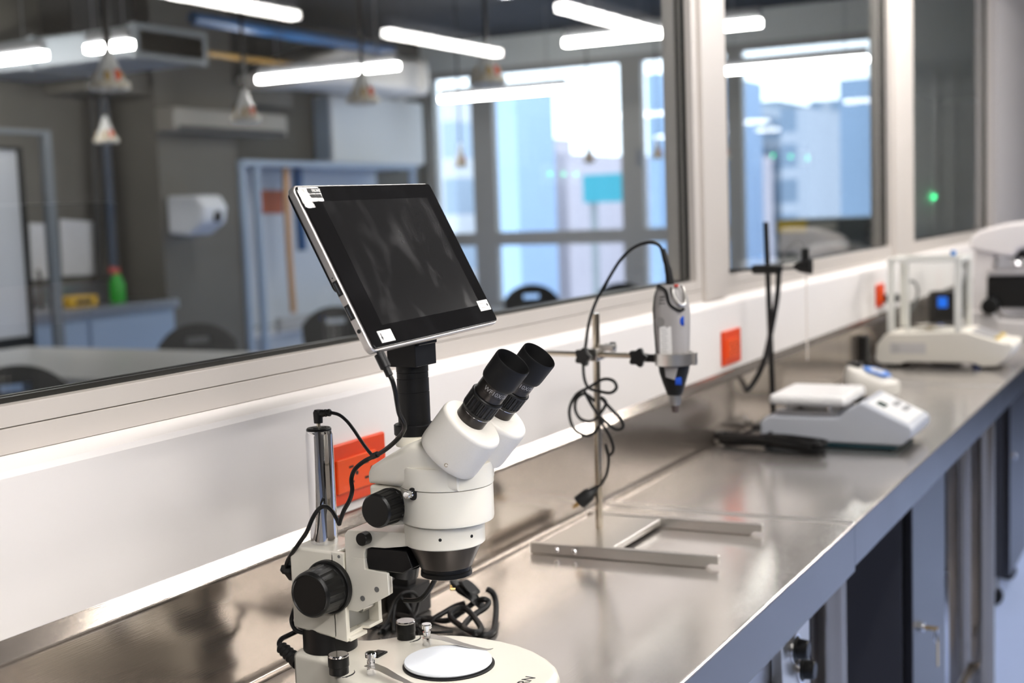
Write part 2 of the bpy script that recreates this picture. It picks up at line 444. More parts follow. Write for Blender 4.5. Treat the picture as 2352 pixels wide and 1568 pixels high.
# ------------------------------------------------------------------ lamps
def lamp(label, c, L, axis, group):
    """linear pendant: housing, glowing diffuser, two hangers"""
    c = V(c); ax = V(axis); sd = V((-ax.y, ax.x, 0))
    t = thing('linear_pendant_lamp', label, 'lamp', c, group)
    d = [abs(ax.x)*L + abs(sd.x)*0.062, abs(ax.y)*L + abs(sd.y)*0.062]
    h_ = [abs(ax.x)*L + abs(sd.x)*0.036, abs(ax.y)*L + abs(sd.y)*0.036]
    MB().box(c+V((0, 0, 0.045)), (h_[0], h_[1], 0.07)).build('housing', 'lampbody', t)
    MB().box(c-V((0, 0, 0.012)), (d[0]-0.004, d[1]-0.004, 0.042)).build('diffuser', 'lampf' if c.y > 0 else 'lamp', t)
    for s in (-1, 1):
        p = c + ax*(s*L*0.36); MB().cyl(p+V((0, 0, 0.08)), p+V((0, 0, ZC-c.z)), 0.004, n=8).build('hanger', 'lampbody', t)
    return t
FG = 'linear lamps in the room behind the glass'
for c, L, lab in (((7.83, 4.745, 1.6), 1.24, 'linear lamp in the dark room crossing below the white duct'),
                  ((10.40, 4.70, 1.6), 1.28, 'linear lamp hanging across the top of the large end window'),
                  ((10.08, 1.98, 1.6), 1.22, 'linear lamp across the sky in the second pane'),
                  ((7.58, 2.05, 1.6), 1.28, 'linear lamp crossing behind the thick mullion'),
                  ((5.75, 5.93, 1.6), 1.22, 'linear lamp cut by the left edge of the photo'),
                  ((5.76, 4.79, 1.6), 0.34, 'short linear lamp behind the largest clear pendant')):
    lamp(lab, c, L, (0, 1, 0), FG)
OG = 'linear lamps over the steel workbench, seen mirrored in the glass'
for c, L, lab in (((7.07, -3.12, 1.6), 1.33, 'linear lamp mirrored in the glass above the tablet screen'),
                  ((4.90, -3.12, 1.6), 1.31, 'linear lamp mirrored in the glass at the top edge left of centre'),
                  ((6.86, -1.92, 1.6), 1.24, 'linear lamp mirrored in the glass left of the thick mullion, upper of the crossing pair'),
                  ((2.57, -0.28, 1.6), 0.64, 'linear lamp above the microscope end of the workbench'),
                  ((4.45, -0.32, 1.6), 1.15, 'linear lamp above the balance end of the workbench'),
                  ((0.30, -1.92, 1.6), 1.25, 'unseen linear lamp added above the aisle behind the viewer'),  # this and the lamps below: unseen, added to brighten the bench
                  ((2.80, -1.92, 1.6), 1.25, 'unseen linear lamp added above the aisle in front of the microscope'),
                  ((5.05, -1.92, 1.6), 1.25, 'unseen linear lamp added above the aisle in front of the hot plate'),
                  ((-1.2, -0.60, 1.6), 1.25, 'unseen linear lamp added over the near end of the workbench behind the viewer'),
                  ((5.65, -1.25, 1.6), 1.20, 'unseen linear lamp added above the white microscope to brighten the far workbench end'),  # extra lamp added because the balance end was too dim
                  ((1.00, -1.05, 1.6), 1.25, 'unseen linear lamp added above the front edge of the near workbench'),
                  ((-0.9, -1.92, 1.6), 1.25, 'unseen linear lamp added above the aisle, farthest behind the viewer'),
                  ((-0.6, -3.12, 1.6), 1.31, 'unseen linear lamp added near the opposite wall, farthest behind the viewer'),
                  ((1.60, -3.12, 1.6), 1.31, 'unseen linear lamp added near the opposite wall behind the viewer')):
    lamp(lab, c, L, (1, 0, 0), OG)

# clear cone pendants with loose wires inside, on dark cords
def cone_lamp(c, lab, k):
    t = thing('cone_pendant', lab, 'pendant lamp', c, 'clear cone pendants in the room behind the glass')
    P = lambda x, y, z: (c.x+x*k, c.y+y*k, c.z+z)
    MB().tube([P(0, 0, 0.10), P(0.004, 0, 0.5), (c.x, c.y, 1.582 if 6.15 < c.x < 6.9 and c.y > 4.95 else ZC)], (0.016 if c.x < 4.5 else 0.010)*k, 8).build('cord', 'cord', t)
    w = MB()
    for i in range(9):
        a = 2*math.pi*i/9; w.tube([P(0, 0, 0.10), P(0.035*math.cos(a), 0.035*math.sin(a), 0.01), P(0.075*math.cos(a), 0.075*math.sin(a), -0.085)], 0.011*k, 6)
    w.build('shade', 'plug', t)
    MB().lathe([(0.055*k, -0.088), (0.088*k, -0.075), (0.084*k, -0.05), (0.06*k, -0.05)], P(0, 0, 0), (0, 0, 1), 18).build('rim', rimm, t)
    for i in range(5):
        a = 2*math.pi*i/5; MB().loft([(P(0.05*math.cos(a), 0.05*math.sin(a), z), (q*k, 0, 0), (0, q*k, 0)) for z, q in ((-0.05, 0.014), (-0.03, 0.018), (-0.005, 0.008))], n=10).build('socket', sockm, t)
    MB().lathe([(0.014*k, -0.05), (0.02*k, -0.03), (0.012*k, 0.0)], P(0.0, -0.045, 0), (0, 0, 1), 12).build('bulb_tip', 'orange2', t)
rimm = mat('amber_white_plastic', (0.72, 0.64, 0.50), 0.4); sockm = mat('amber_socket', (0.55, 0.36, 0.12), 0.4)
for (x, y), zz, lab in (((250, 162), 1.2, 'largest clear cone pendant, hanging nearest the glass at upper left'),
                        ((563, 246), 1.2, 'clear cone pendant hanging before the grey box unit on the back wall'),
                        ((833, 201), 1.2, 'clear cone pendant hanging before the white duct'),
                        ((1118, 152), 1.2, 'clear cone pendant just below the end of the mirrored lamp'),
                        ((243, 300), 1.2, 'smaller clear cone pendant straight below the largest one'),
                        ((1058, 358), 0.98, 'tiny cone pendant in front of the narrow end window'),
                        ((1353, 352), 1.02, 'tiny cone pendant on a long cord in front of the large end window'),
                        ((1510, 342), 1.04, 'tiny cone pendant in front of the narrow window by the mullion'),
                        ((1664, 344), 1.05, 'tiny cone pendant at the left edge of the second pane')):
    p = at_z(x, y, zz)
    if p.x > 11.6: p = at_x(x, y, 11.5)
    cone_lamp(p, lab, 0.6 if p.x > 8.5 else 1.0)

# ------------------------------------------------------------------ things in the far room
def simple(name, mb, m, label, cat, group=None):
    return tag(mb.build(name, m), label, cat, group)
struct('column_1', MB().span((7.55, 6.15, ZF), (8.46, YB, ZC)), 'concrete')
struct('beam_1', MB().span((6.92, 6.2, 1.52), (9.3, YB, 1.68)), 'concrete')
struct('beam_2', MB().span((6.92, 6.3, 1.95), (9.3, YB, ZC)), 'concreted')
# grey box unit under the beam
t = thing('air_conditioner', 'long grey-brown air unit under the concrete beam', 'air conditioner', (8.2, 6.1, 1.33))
MB().span((7.53, 5.95, 1.24), (8.90, 6.149, 1.42), 0.02).build('case', mat('beige_case', (0.26, 0.24, 0.21), 0.5), t)
MB().span((7.58, 5.943, 1.245), (8.85, 5.952, 1.28)).build('air_outlet', 'concreted', t)
# towel dispenser on the column
t = thing('towel_dispenser', 'white plastic towel dispenser on the concrete column', 'dispenser', (7.73, 6.1, 0.6))
MB().prism([(6.149, 0.755), (5.83, 0.750), (5.77, 0.66), (5.79, 0.54), (5.95, 0.44), (6.149, 0.46)], lambda p: (7.60, p[0], p[1]), lambda p: (7.88, p[0], p[1]), 0.03).build('cover', mat('white_gloss_cover', (0.72, 0.74, 0.78), 0.25), t)
MB().loft([((7.76, y, 0.585), (0.040, 0, 0), (0, 0, 0.045)) for y in (5.772, 5.80)], 2.2).build('level_window', 'dark', t)
# white sign papers, whiteboard, glass-door post
wp = mat('printed_notice', (0.66, 0.66, 0.68), 0.6, noise=0.15, nscale=60)
simple('notice_paper', MB().quad(at_y(136, 503, 6.6), at_y(216, 509, 6.6), at_y(222, 632, 6.6), at_y(142, 634, 6.6), 0.01), wp, 'white printed notice on the back wall, the one nearer the bottle', 'notice', 'notices above the steel sink counter')
simple('notice_paper', MB().quad(at_y(66, 512, 6.6), at_y(112, 514, 6.6), at_y(118, 640, 6.6), at_y(72, 644, 6.6), 0.01), wp, 'white printed notice half behind the thin grey post', 'notice', 'notices above the steel sink counter')
t = thing('whiteboard', 'white board with a black frame at the left edge of the photo', 'whiteboard', (4.1, 5.6, -0.1))
WY = 5.6
W0, W1 = at_y(46, 345, WY), at_y(68, 770, WY)
MB().span((4.0, WY, W1.z), (W1.x, WY+0.02, W0.z)).build('panel', mat('white_board_face', (0.80, 0.82, 0.86), 0.3), t)
fr = MB(); fr.span((W1.x, WY-0.015, W1.z-0.11), (W1.x+0.035, WY+0.03, W0.z+0.02)); fr.span((4.0, WY-0.015, W1.z-0.11), (W1.x, WY+0.03, W1.z)); fr.span((4.0, WY-0.015, W0.z), (W1.x, WY+0.03, W0.z+0.02))
fr.span((W1.x-0.02, WY+0.03, ZF), (W1.x+0.02, WY+0.07, W1.z)); fr.span((4.0, WY+0.03, ZF), (4.04, WY+0.07, W1.z))
fr.build('frame', 'gasket', t)
pA, pB = at_y(104, 300, 5.5), at_y(139, 800, 5.5)
t = thing('screen_partition', 'thin grey metal post and rail beside the white board', 'partition screen', (pB.x, 5.5, ZF))
MB().span((pB.x-0.045, 5.48, ZF), (pB.x+0.03, 5.52, pA.z), 0.005).build('post', 'duct', t)
MB().span((4.5, 5.48, pA.z-0.03), (pB.x-0.045, 5.52, pA.z), 0.005).build('rail', 'duct', t)
# steel sink counter
t = thing('sink_counter', 'steel sink counter along the back wall, blue-grey front', 'counter', (6.9, 6.3, ZF))
MB().span((5.7, 6.0, -0.095), (7.52, YB-0.002, -0.03), 0.006).build('worktop', 'steeld', t)
MB().span((5.73, 6.04, ZF), (7.50, YB-0.002, -0.095)).build('cabinet', mat('blue_grey_steel', (0.33, 0.42, 0.55), 0.35, 0.3), t)
MB().span((5.7, 6.58, -0.03), (7.52, YB-0.002, 0.12)).build('splash_back', 'steeld', t)
for k in range(2): MB().span((5.76+k*0.88, 6.02, ZF+0.13), (6.6+k*0.88, 6.04, -0.12), 0.004).build('door', mat('blue_grey_door', (0.36, 0.45, 0.58), 0.3, 0.3), t)
q = at_y(90, 630, 6.5)
simple('faucet', MB().tube([(q.x, 6.5, -0.03), (q.x, 6.5, 0.18), (q.x-0.05, 6.45, 0.24), (q.x-0.10, 6.38, 0.20)], 0.012), 'steelv', 'steel swan-neck tap behind the thin grey post', 'tap')
q0, q1 = at_y(138, 706, 6.3), at_y(202, 683, 6.3)
t = thing('yellow_box', 'yellow box lying on the sink counter', 'box', (q0.x, 6.3, -0.03))
MB().span((q0.x, 6.2, -0.03), (q1.x, 6.4, 0.045), 0.008).build('carton', mat('yellow_card', (0.70, 0.42, 0.01), 0.5), t)
MB().span((q0.x+0.06, 6.197, -0.01), (q1.x-0.06, 6.2, 0.025)).build('printed_label', 'gasket', t)
q = at_y(271, 690, 6.3)
t = thing('spray_bottle', 'green spray bottle with a red trigger standing on the sink counter', 'bottle', (q.x, 6.3, -0.03))
MB().lathe([(0.055, 0), (0.06, 0.02), (0.058, 0.14), (0.035, 0.19), (0.018, 0.215)], (q.x, 6.3, -0.03), (0, 0, 1)).build('bottle_body', mat('green_liquid_plastic', (0.01, 0.36, 0.015), 0.3), t)
MB().prism([(-0.05, 0.225), (0.03, 0.225), (0.03, 0.27), (-0.05, 0.28), (-0.07, 0.26)], lambda p: (q.x+p[0], 6.285, p[1]-0.045), lambda p: (q.x+p[0], 6.315, p[1]-0.045), 0.004).build('trigger', mat('red_trigger', (0.5, 0.08, 0.06), 0.4), t)
# pipes on the back wall
def pipe(label, pts, r, m, name='pipe'):
    return simple(name, MB().tube(pts, r, 12, 1), m, label, 'pipe')
PX = lambda x, y, Y: tuple(at_y(x, y, Y))
pipe('dark blue riser pipe beside the concrete column', [PX(237, 215, 6.5), PX(262, 640, 6.5)], 0.035, mat('dark_blue_pipe', (0.05, 0.07, 0.11), 0.4))
pipe('dark grey riser pipe left of the dark blue one', [PX(208, 180, 6.55), PX(228, 640, 6.55)], 0.03, 'concreted')
pipe('thin grey conduit between the blue riser and the column', [PX(280, 240, 6.57), PX(308, 690, 6.57)], 0.02, 'concreted')
pipe('blue overhead pipe under the dark ceiling', [(6.95, 5.2, 1.93), (9.4, 5.2, 1.93)], 0.045, 'bluep')
pipe('thin ochre overhead pipe below the blue one', [(6.855, 5.5, 1.76), (9.2, 5.5, 1.76)], 0.022, mat('ochre_pipe', (0.30, 0.17, 0.03), 0.5))
# ducts
t = thing('ventilation_duct', 'long grey ventilation duct across the upper left', 'duct', (6.5, 5.6, 1.7))
MB().span((6.2, 5.0, 1.59), (6.85, YB-0.002, 1.79), 0.03).build('casing', mat('pale_grey_duct', (0.30, 0.33, 0.36), 0.5), t)
fl = MB(); [fl.span((6.19, y, 1.58), (6.86, y+0.05, 1.80)) for y in (5.0, 5.9)]; fl.build('flange', 'duct', t)
t = thing('extract_duct', 'large white tapering duct below the ceiling above the fume cupboard', 'duct', (9.9, 5.95, 1.85))
MB().loft([((x, 5.95, zc), (0, 0.31, 0), (0, 0, h)) for x, zc, h in ((8.65, 1.69, 0.06), (8.9, 1.76, 0.12), (9.3, 1.84, 0.175), (10.62, 1.84, 0.165))], 5, 28).build('casing', mat('cream_white_duct', (0.84, 0.80, 0.74), 0.45), t)
MB().loft([((x, 5.95, 1.84), (0, 0.335, 0), (0, 0, 0.185)) for x in (10.60, 10.66)], 5, 28).build('flange', 'whitem', t)
t = thing('filter_cabinet', 'white metal filter cabinet hung in the corner above the fume cupboard', 'cabinet', (10.9, 6.5, 1.4))
MB().span((10.15, 6.40, 1.06), (11.78, YB-0.002, 1.71), 0.03).build('case', mat('white_metal_case', (0.80, 0.80, 0.78), 0.28), t)
MB().span((10.14, 6.42, 1.09), (10.15, YB-0.02, 1.68)).build('side_panel', mat('blue_grey_panel', (0.35, 0.44, 0.56), 0.4), t)
for x in (10.6, 11.5): MB().cyl((x, 6.5, 1.71), (x, 6.5, 1.78), 0.05).build('pipe_stub', 'whitem', t)
# fume cupboard with orange notice, copper and blue pipes
t = thing('fume_cupboard', 'pale blue-grey framed fume cupboard beside the concrete column', 'fume cupboard', (9.8, 6.2, ZF))
bf = mat('pale_blue_frame', (0.34, 0.42, 0.53), 0.4)
MB().span((8.48, 6.59, -0.40), (11.13, 6.615, 1.0)).build('back_panel', mat('grey_blue_panel', (0.58, 0.61, 0.66), 0.4), t)
MB().span((8.47, 6.10, 1.0), (11.15, 6.615, 1.045)).build('top_rail', bf, t)
for x in (8.47, 8.66, 11.09): MB().span((x, 6.12, ZF), (x+0.05, 6.17, 1.0)).build('upright', bf, t)
MB().span((8.87, 6.11, -0.42), (11.09, 6.17, -0.30)).build('front_rail', mat('beige_rail', (0.42, 0.40, 0.37), 0.5), t)
MB().span((8.52, 6.17, -0.45), (11.1, 6.589, -0.41)).build('work_surface', 'whitem', t)
MB().span((8.52, 6.18, ZF), (11.1, 6.60, -0.45)).build('base_cabinet', mat('light_grey_cabinet', (0.45, 0.48, 0.52), 0.4), t)
simple('copper_pipe', MB().tube([PX(655, 384, 6.3), PX(664, 580, 6.3), PX(674, 718, 6.3)], 0.03, 12, 1), 'copper', 'copper-coloured pipe inside the fume cupboard', 'pipe')
simple('blue_pipe', MB().tube([PX(682, 384, 6.35), PX(694, 575, 6.35)], 0.045, 12, 1), 'bluep', 'blue pipe right of the copper-coloured one', 'pipe')
simple('orange_notice', MB().quad(at_y(595, 436, 6.588), at_y(648, 437, 6.588), at_y(649, 490, 6.588), at_y(597, 491, 6.588), 0.008), mat('orange_paper', (0.46, 0.09, 0.02), 0.6), 'square orange notice on the fume cupboard', 'notice')
# white work table and black shell chairs
t = thing('work_table', 'white work table close behind the glass at lower left', 'table', (4.8, 4.0, ZF))
MB().span((4.25, 2.3, -0.185), (5.35, 5.2, -0.15), 0.004).build('table_top', mat('white_laminate', (0.86, 0.84, 0.80), 0.3), t)
for x in (4.32, 5.22):
    for y in (2.4, 5.05): MB().span((x, y, ZF), (x+0.05, y+0.05, -0.185)).build('leg', 'duct', t)
def chair():
    t = thing('shell_chair', '', 'chair', (0, 0, ZF), 'black plastic chairs behind the glass')
    b = MB(); n = 18; pts = []
    for k in range(n+1):
        a = math.pi*k/n; pts.append((-0.24*math.cos(a), 0.30+0.19*math.sin(a)))
    poly = [(-0.22, 0.0)] + pts + [(0.22, 0.0)]
    hole = [(-0.07, 0.36), (0.07, 0.36), (0.07, 0.40), (-0.07, 0.40)]
    # back shell as two halves round the slot, slightly leaning
    def P(d): return lambda p: (p[0], d + (p[1])*0.15, 0.38+p[1]*0.92)
    lower = [(-0.22, 0.0), (-0.24, 0.30), (-0.2375, 0.36), (0.2375, 0.36), (0.24, 0.30), (0.22, 0.0)]
    b.prism(lower, P(0.19), P(0.21))
    top = [p for p in pts if p[1] > 0.40]
    b.prism([(-0.205, 0.40)] + top + [(0.205, 0.40)], P(0.19), P(0.21))
    for sgn in (-1, 1): b.prism([(sgn*0.07, 0.36), (sgn*0.2375, 0.36), (sgn*0.205, 0.40), (sgn*0.07, 0.40)], P(0.19), P(0.21))
    for v in b.bm.verts: v.co.z += ZF
    b.build('backrest', 'black', t)
    MB().prism([(-0.22, -0.22), (0.22, -0.22), (0.23, 0.19), (-0.23, 0.19)], lambda p: (p[0], p[1], ZF+0.42), lambda p: (p[0], p[1], ZF+0.445), 0.01).build('seat', 'black', t)
    for sx in (-1, 1):
        for sy in (-1, 1): MB().cyl((sx*0.2, sy*0.19, ZF), (sx*0.17, sy*0.16, ZF+0.42), 0.012, n=10).build('leg', 'steelv', t)
    return t
ch = chair(); first = True
for (x, y), rz, lab in (((480, 748), -0.55, 'black chair with a slotted back behind the white table, in front of the concrete column'),
                        ((790, 708), -0.7, 'black chair half hidden behind the tablet screen'),
                        ((1240, 656), -0.8, 'black chair with a slotted back before the large end window'),
                        ((1452, 652), -0.8, 'black chair just visible beside the grinder cord'),
                        ((62, 850), -0.5, 'black chair nearest the glass in the lower left corner of the pane')):
    p = at_z(x, y, -0.07)
    if first: r = ch; ch['label'] = lab; first = False
    else: r = dup(ch, p, lab)
    r.location = (p.x, p.y, ZF); r.rotation_euler = (0, 0, rz)
# equipment below the right part of the second pane
q0, q1 = at_x(1782, 500, 11), at_x(2060, 600, 11)
t = thing('test_machine', 'low dark grey-green machine in front of the window in the second pane', 'machine', (11.2, (q0.y+q1.y)/2, ZF))
MB().span((11.0, q1.y, ZF), (11.7, q0.y, 0.39), 0.02).build('housing', mat('grey_green_housing', (0.085, 0.095, 0.09), 0.5), t)
a, b = at_x(1786, 507, 10.98), at_x(1852, 532, 10.98)
MB().span((10.97, b.y, b.z), (11.0, a.y, a.z)).build('yellow_panel', mat('yellow_panel', (0.55, 0.38, 0.03), 0.5), t)
a, b = at_x(1856, 512, 10.98), at_x(1922, 526, 10.98)
MB().span((10.97, b.y, b.z), (11.0, a.y, a.z)).build('name_plate', mat('beige_plate', (0.42, 0.40, 0.34), 0.5), t)
t = thing('domed_cover', 'pale grey rounded instrument cover standing before the dark machine', 'instrument', (8.4, 1.3, ZF))
p = at_x(1922, 532, 9.0)
MB().loft([((9.0+dx, p.y, z), (0.22*s, 0, 0), (0, 0.25*s, 0)) for dx, z, s in ((0, -0.15, 1), (0, 0.08, 1), (0, 0.18, 0.9), (0, 0.235, 0.6), (0, 0.245, 0.2))], 3).build('cover', mat('grey_cover', (0.33, 0.31, 0.29), 0.5), t)
MB().span((8.6, p.y-0.4, ZF), (9.4, p.y+0.4, -0.15), 0.02).build('stand', 'duct', t)
for y, lab in ((524, 'round steel knob on the dark machine, upper of two'), (552, 'round steel knob on the dark machine, lower of two')):
    p = at_x(2000, y, 10.99)
    simple('control_knob', MB().loft([((10.95, p.y, p.z), (0, 0.03, 0), (0, 0, 0.03)), ((10.93, p.y, p.z), (0, 0.025, 0), (0, 0, 0.025)), ((11.0, p.y, p.z), (0, 0.03, 0), (0, 0, 0.03))][:1] + [((11.0, p.y, p.z), (0, 0.03, 0), (0, 0, 0.03))]), 'chrome', lab, 'knob', 'steel knobs on the dark machine')
# folding curtain frames on the solid part of the window wall
for x, lab in ((2152, 'thin pale vertical strip on the grey-green wall, left of two in the third pane'), (2192, 'thin pale vertical strip on the grey-green wall, right of two in the third pane')):
    p = at_x(x, 300, XE)
    simple('wall_strip', MB().span((XE-0.03, p.y-0.02, -0.3), (XE, p.y+0.02, 1.62)), mat('pale_strip', (0.85, 0.85, 0.80), 0.5), lab, 'wall strip', 'strips on the grey-green wall')
# green indicator lamps
gl = emit('green_led', (0.05, 1.0, 0.35), 9)
p = at_x(2145, 452, XE-0.03)
simple('indicator_light', MB().loft([((x, p.y, p.z), (0, 0.012, 0), (0, 0, 0.012)) for x in (XE-0.04, XE)], 2, 16), gl, 'small green indicator light on the grey-green wall in the third pane', 'indicator light')
for (x, y), dx_, lab in (((1285, 400), 0.24, 'row of three green lights on a small panel, mirrored in the large pane'), ((1810, 360), 0.75, 'row of three green lights on a small panel, mirrored in the second pane')):
    q = at_y(x, y, 0.142-YO)          # mirror point behind the glass
    t = thing('status_light_unit', lab, 'status light', (q.x, YO, q.z), 'green indicator panels on the opposite wall')
    MB().span((q.x-dx_-0.1, YO, q.z-0.08), (q.x+dx_+0.1, YO+0.03, q.z+0.08), 0.005).build('unit_body', 'white', t)
    for k in (-1, 0, 1): MB().loft([((q.x+k*dx_, yy, q.z), (0.013, 0, 0), (0, 0, 0.013)) for yy in (YO+0.03, YO+0.042)], 2, 14).build('light', gl, t)
# ================================================================== WORKBENCHES
YF = -0.454
def bench(i, x0, x1, lip, label, legs, strip):
    t = thing('steel_workbench', label, 'workbench', ((x0+x1)/2, -0.2, ZF), 'stainless steel workbenches along the glazed wall')
    R = 0.004
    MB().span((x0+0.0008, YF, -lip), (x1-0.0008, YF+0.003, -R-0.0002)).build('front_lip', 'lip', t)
    prof = [(-0.0005, -0.001), (-0.0005, -0.03), (YF+0.004, -0.03), (YF+0.004, -R), (YF, -R)]
    prof += [(YF+R-R*math.cos(a), -R+R*math.sin(a)) for a in [math.radians(d) for d in (30, 60, 90)]]
    prof += [(-0.0005, 0.0)]
    MB().prism(prof, lambda p: (x0+0.0008, p[0], p[1]), lambda p: (x1-0.0008, p[0], p[1])).build('worktop', 'steel', t, 25)
    sp = [(-0.010, 0.0004), (-0.0060, 0.0012), (-0.0025, 0.0035), (-0.0006, 0.008), (0, 0.014), (0, 0.131), (0.0010, 0.1345), (0.0035, 0.1372), (0.0195, 0.1500), (0.0195, 0.0004)]
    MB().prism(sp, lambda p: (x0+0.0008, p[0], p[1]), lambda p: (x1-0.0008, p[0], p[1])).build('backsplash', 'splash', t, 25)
    if strip: MB().prism([(x1-0.013, 0.0002), (x1-0.010, 0.0016), (x1+0.006, 0.0016), (x1+0.010, 0.0002)], lambda p: (p[0], YF+0.003, p[1]), lambda p: (p[0], -0.012, p[1])).build('joint_strip', 'satin', t)
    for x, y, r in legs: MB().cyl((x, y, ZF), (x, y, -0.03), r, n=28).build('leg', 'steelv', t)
    return t
b1 = bench(1, -1.3, 2.115, 0.080, 'nearest steel workbench, carrying the microscope and the tool stand', [(2.065, -0.42, 0.026), (-1.2, -0.42, 0.026), (2.065, -0.06, 0.02)], True)
b2 = bench(2, 2.115, 3.80, 0.072, 'middle steel workbench, carrying the hot plate and the small mixer', [(3.70, -0.415, 0.032), (2.23, -0.385, 0.024), (3.70, -0.08, 0.02)], True)
b3 = bench(3, 3.80, 6.95, 0.072, 'far steel workbench, carrying the balance and the white microscope', [(3.84, -0.33, 0.03), (6.85, -0.40, 0.03)], False)
for k, (y0, z0) in enumerate(((-0.39, -0.775), (-0.30, -0.70))):
    MB().cyl((3.05, y0, z0), (3.70, y0, z0), 0.014, n=16).build('cross_rail', 'steelv', b2)

# ------------------------------------------------------------------ under the benches
def cabinet(label, x0, x1, y0, y1, z0, z1):
    t = thing('steel_cabinet', label, 'cabinet', ((x0+x1)/2, y0, ZF), 'steel cabinets on casters under the benches')
    MB().span((x0, y0+0.022, z0), (x1, y1, z1), 0.003).build('body', mat('shaded_steel_sheet', (0.035, 0.036, 0.045), 0.4, 0.2, noise=0.08, nscale=4), t)  # near-black steel: the dark reflected under the bench, put into its colour
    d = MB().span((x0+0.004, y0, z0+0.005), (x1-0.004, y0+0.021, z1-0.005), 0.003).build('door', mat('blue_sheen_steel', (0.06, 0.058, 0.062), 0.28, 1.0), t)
    k = MB(); k.cyl((x0+0.06, y0, -0.37), (x0+0.06, y0-0.012, -0.37), 0.011, n=20, bev=0.002); k.build('lock', 'chrome', d)
    for x in (x0+0.05, x1-0.05):
        for y in (y0+0.06, y1-0.05):
            c = MB(); c.cyl((x-0.014, y, ZF+0.032), (x+0.014, y, ZF+0.032), 0.032, n=24, bev=0.004); c.build('caster', 'black', t)
            MB().span((x-0.02, y-0.014, ZF+0.055), (x+0.02, y+0.014, z0), 0.003).build('fork', 'steelv', t)
    return t, x0+0.06, y0
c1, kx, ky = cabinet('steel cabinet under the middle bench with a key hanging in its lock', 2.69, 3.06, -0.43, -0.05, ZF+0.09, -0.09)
t = thing('key_ring', 'small keys hanging from the lock of the nearer steel cabinet', 'keys', (kx, ky, -0.37))
MB().span((kx-0.009, ky-0.040, -0.3725), (kx+0.009, ky-0.0125, -0.3685), 0.001).build('key', 'brass', t)
MB().tube([(kx+0.016*math.cos(a), ky-0.036, -0.385+0.016*math.sin(a)) for a in [k*math.pi/6 for k in range(12)]], 0.0015, 6, 1, True).build('ring', 'chrome', t)
MB().span((kx+0.006, ky-0.0385, -0.455), (kx+0.018, ky-0.0355, -0.40), 0.001).build('key', 'brass', t)
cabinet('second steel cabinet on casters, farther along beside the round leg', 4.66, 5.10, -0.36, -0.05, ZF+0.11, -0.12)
# stainless oven-like unit with black knobs below the near bench
t = thing('under_bench_heater', 'stainless unit with black round knobs below the near bench', 'appliance', (1.7, -0.42, ZF))
MB().span((1.15, -0.405, -0.72), (1.955, -0.06, -0.095), 0.004).build('case', 'steeld', t)
MB().span((1.16, -0.427, -0.70), (1.80, -0.4055, -0.17), 0.006).build('door', mat('blue_mirror_steel', (0.34, 0.38, 0.48), 0.15, 1.0), t)
MB().span((1.805, -0.423, -0.70), (1.95, -0.4055, -0.10), 0.003).build('control_panel', 'satin', t)
for (x, y) in ((1835, 1490), (1850, 1536)):
    p = at_y(x, y, -0.43)
    k = MB().lathe([(0.019, 0), (0.019, 0.004), (0.0155, 0.006), (0.0145, 0.020), (0.012, 0.022)], (p.x, -0.4235, p.z), (0, -1, 0), 32).build('control_knob', 'black', t)
    MB().ring((p.x, -0.424, p.z), (0, -1, 0), 0.0225, 0.0195, 0.003, 32).build('knob_rim', 'chrome', k)
MB().tube([(1.79, -0.428, -0.2), (1.79, -0.455, -0.2), (1.2, -0.455, -0.2), (1.2, -0.428, -0.2)], 0.008, 12, 1).build('handle', 'steelv', t)

# ================================================================== ORANGE OUTLETS
def outlet(label, cx, cz, w=0.115, h=0.078):
    t = thing('wall_outlet', label, 'outlet', (cx, 0.02, cz), 'orange outlets on the white wall')
    MB().box((cx, 0.0165, cz), (w, 0.007, h), None, 0.003, 3).build('face_plate', 'orange', t)
    m = MB().box((cx-0.004, 0.0118, cz-0.002), (w*0.66, 0.005, h*0.56), None, 0.002).build('socket_module', 'orange2', t)
    s = MB()
    for sx in (-0.021, 0.013):
        for dz in (-0.010, 0.010): s.box((cx+sx-0.004+0.006, 0.0092, cz-0.002+dz), (0.009, 0.0012, 0.0028))
        s.loft([((cx+sx+0.014, y, cz-0.002), (0.0028, 0, 0), (0, 0, 0.0028)) for y in (0.0086, 0.0098)], 2, 12)
    s.build('slots', 'dark', m)
    return t
outlet('orange outlet behind the microscope pillar', 1.378, 0.2025, 0.135, 0.080)
outlet('orange outlet on the wall between the tool stand and the black probe stand', 2.883, 0.2025, 0.125, 0.080)
outlet('farthest orange outlet, behind the balance, with a plug in it', 4.405, 0.212, 0.11, 0.075)
t = thing('wall_plug', 'black plug in the farthest orange outlet with its looped grey cord', 'plug', (4.44, 0.0, 0.2))
MB().span((4.43, -0.035, 0.185), (4.465, 0.0085, 0.212), 0.004).build('plug_body', 'black', t)
MB().tube([(4.447, -0.035, 0.198), at_x(2075, 690, 4.55), at_x(2079, 655, 4.6), at_x(2098, 646, 4.62), at_x(2108, 668, 4.63), at_x(2100, 700, 4.62), at_x(2088, 722, 4.6), at_x(2086, 764, 4.6), at_x(2090, 800, 4.62)], 0.0045, 8).build('cord', mat('grey_cord', (0.09, 0.095, 0.10), 0.45), t)

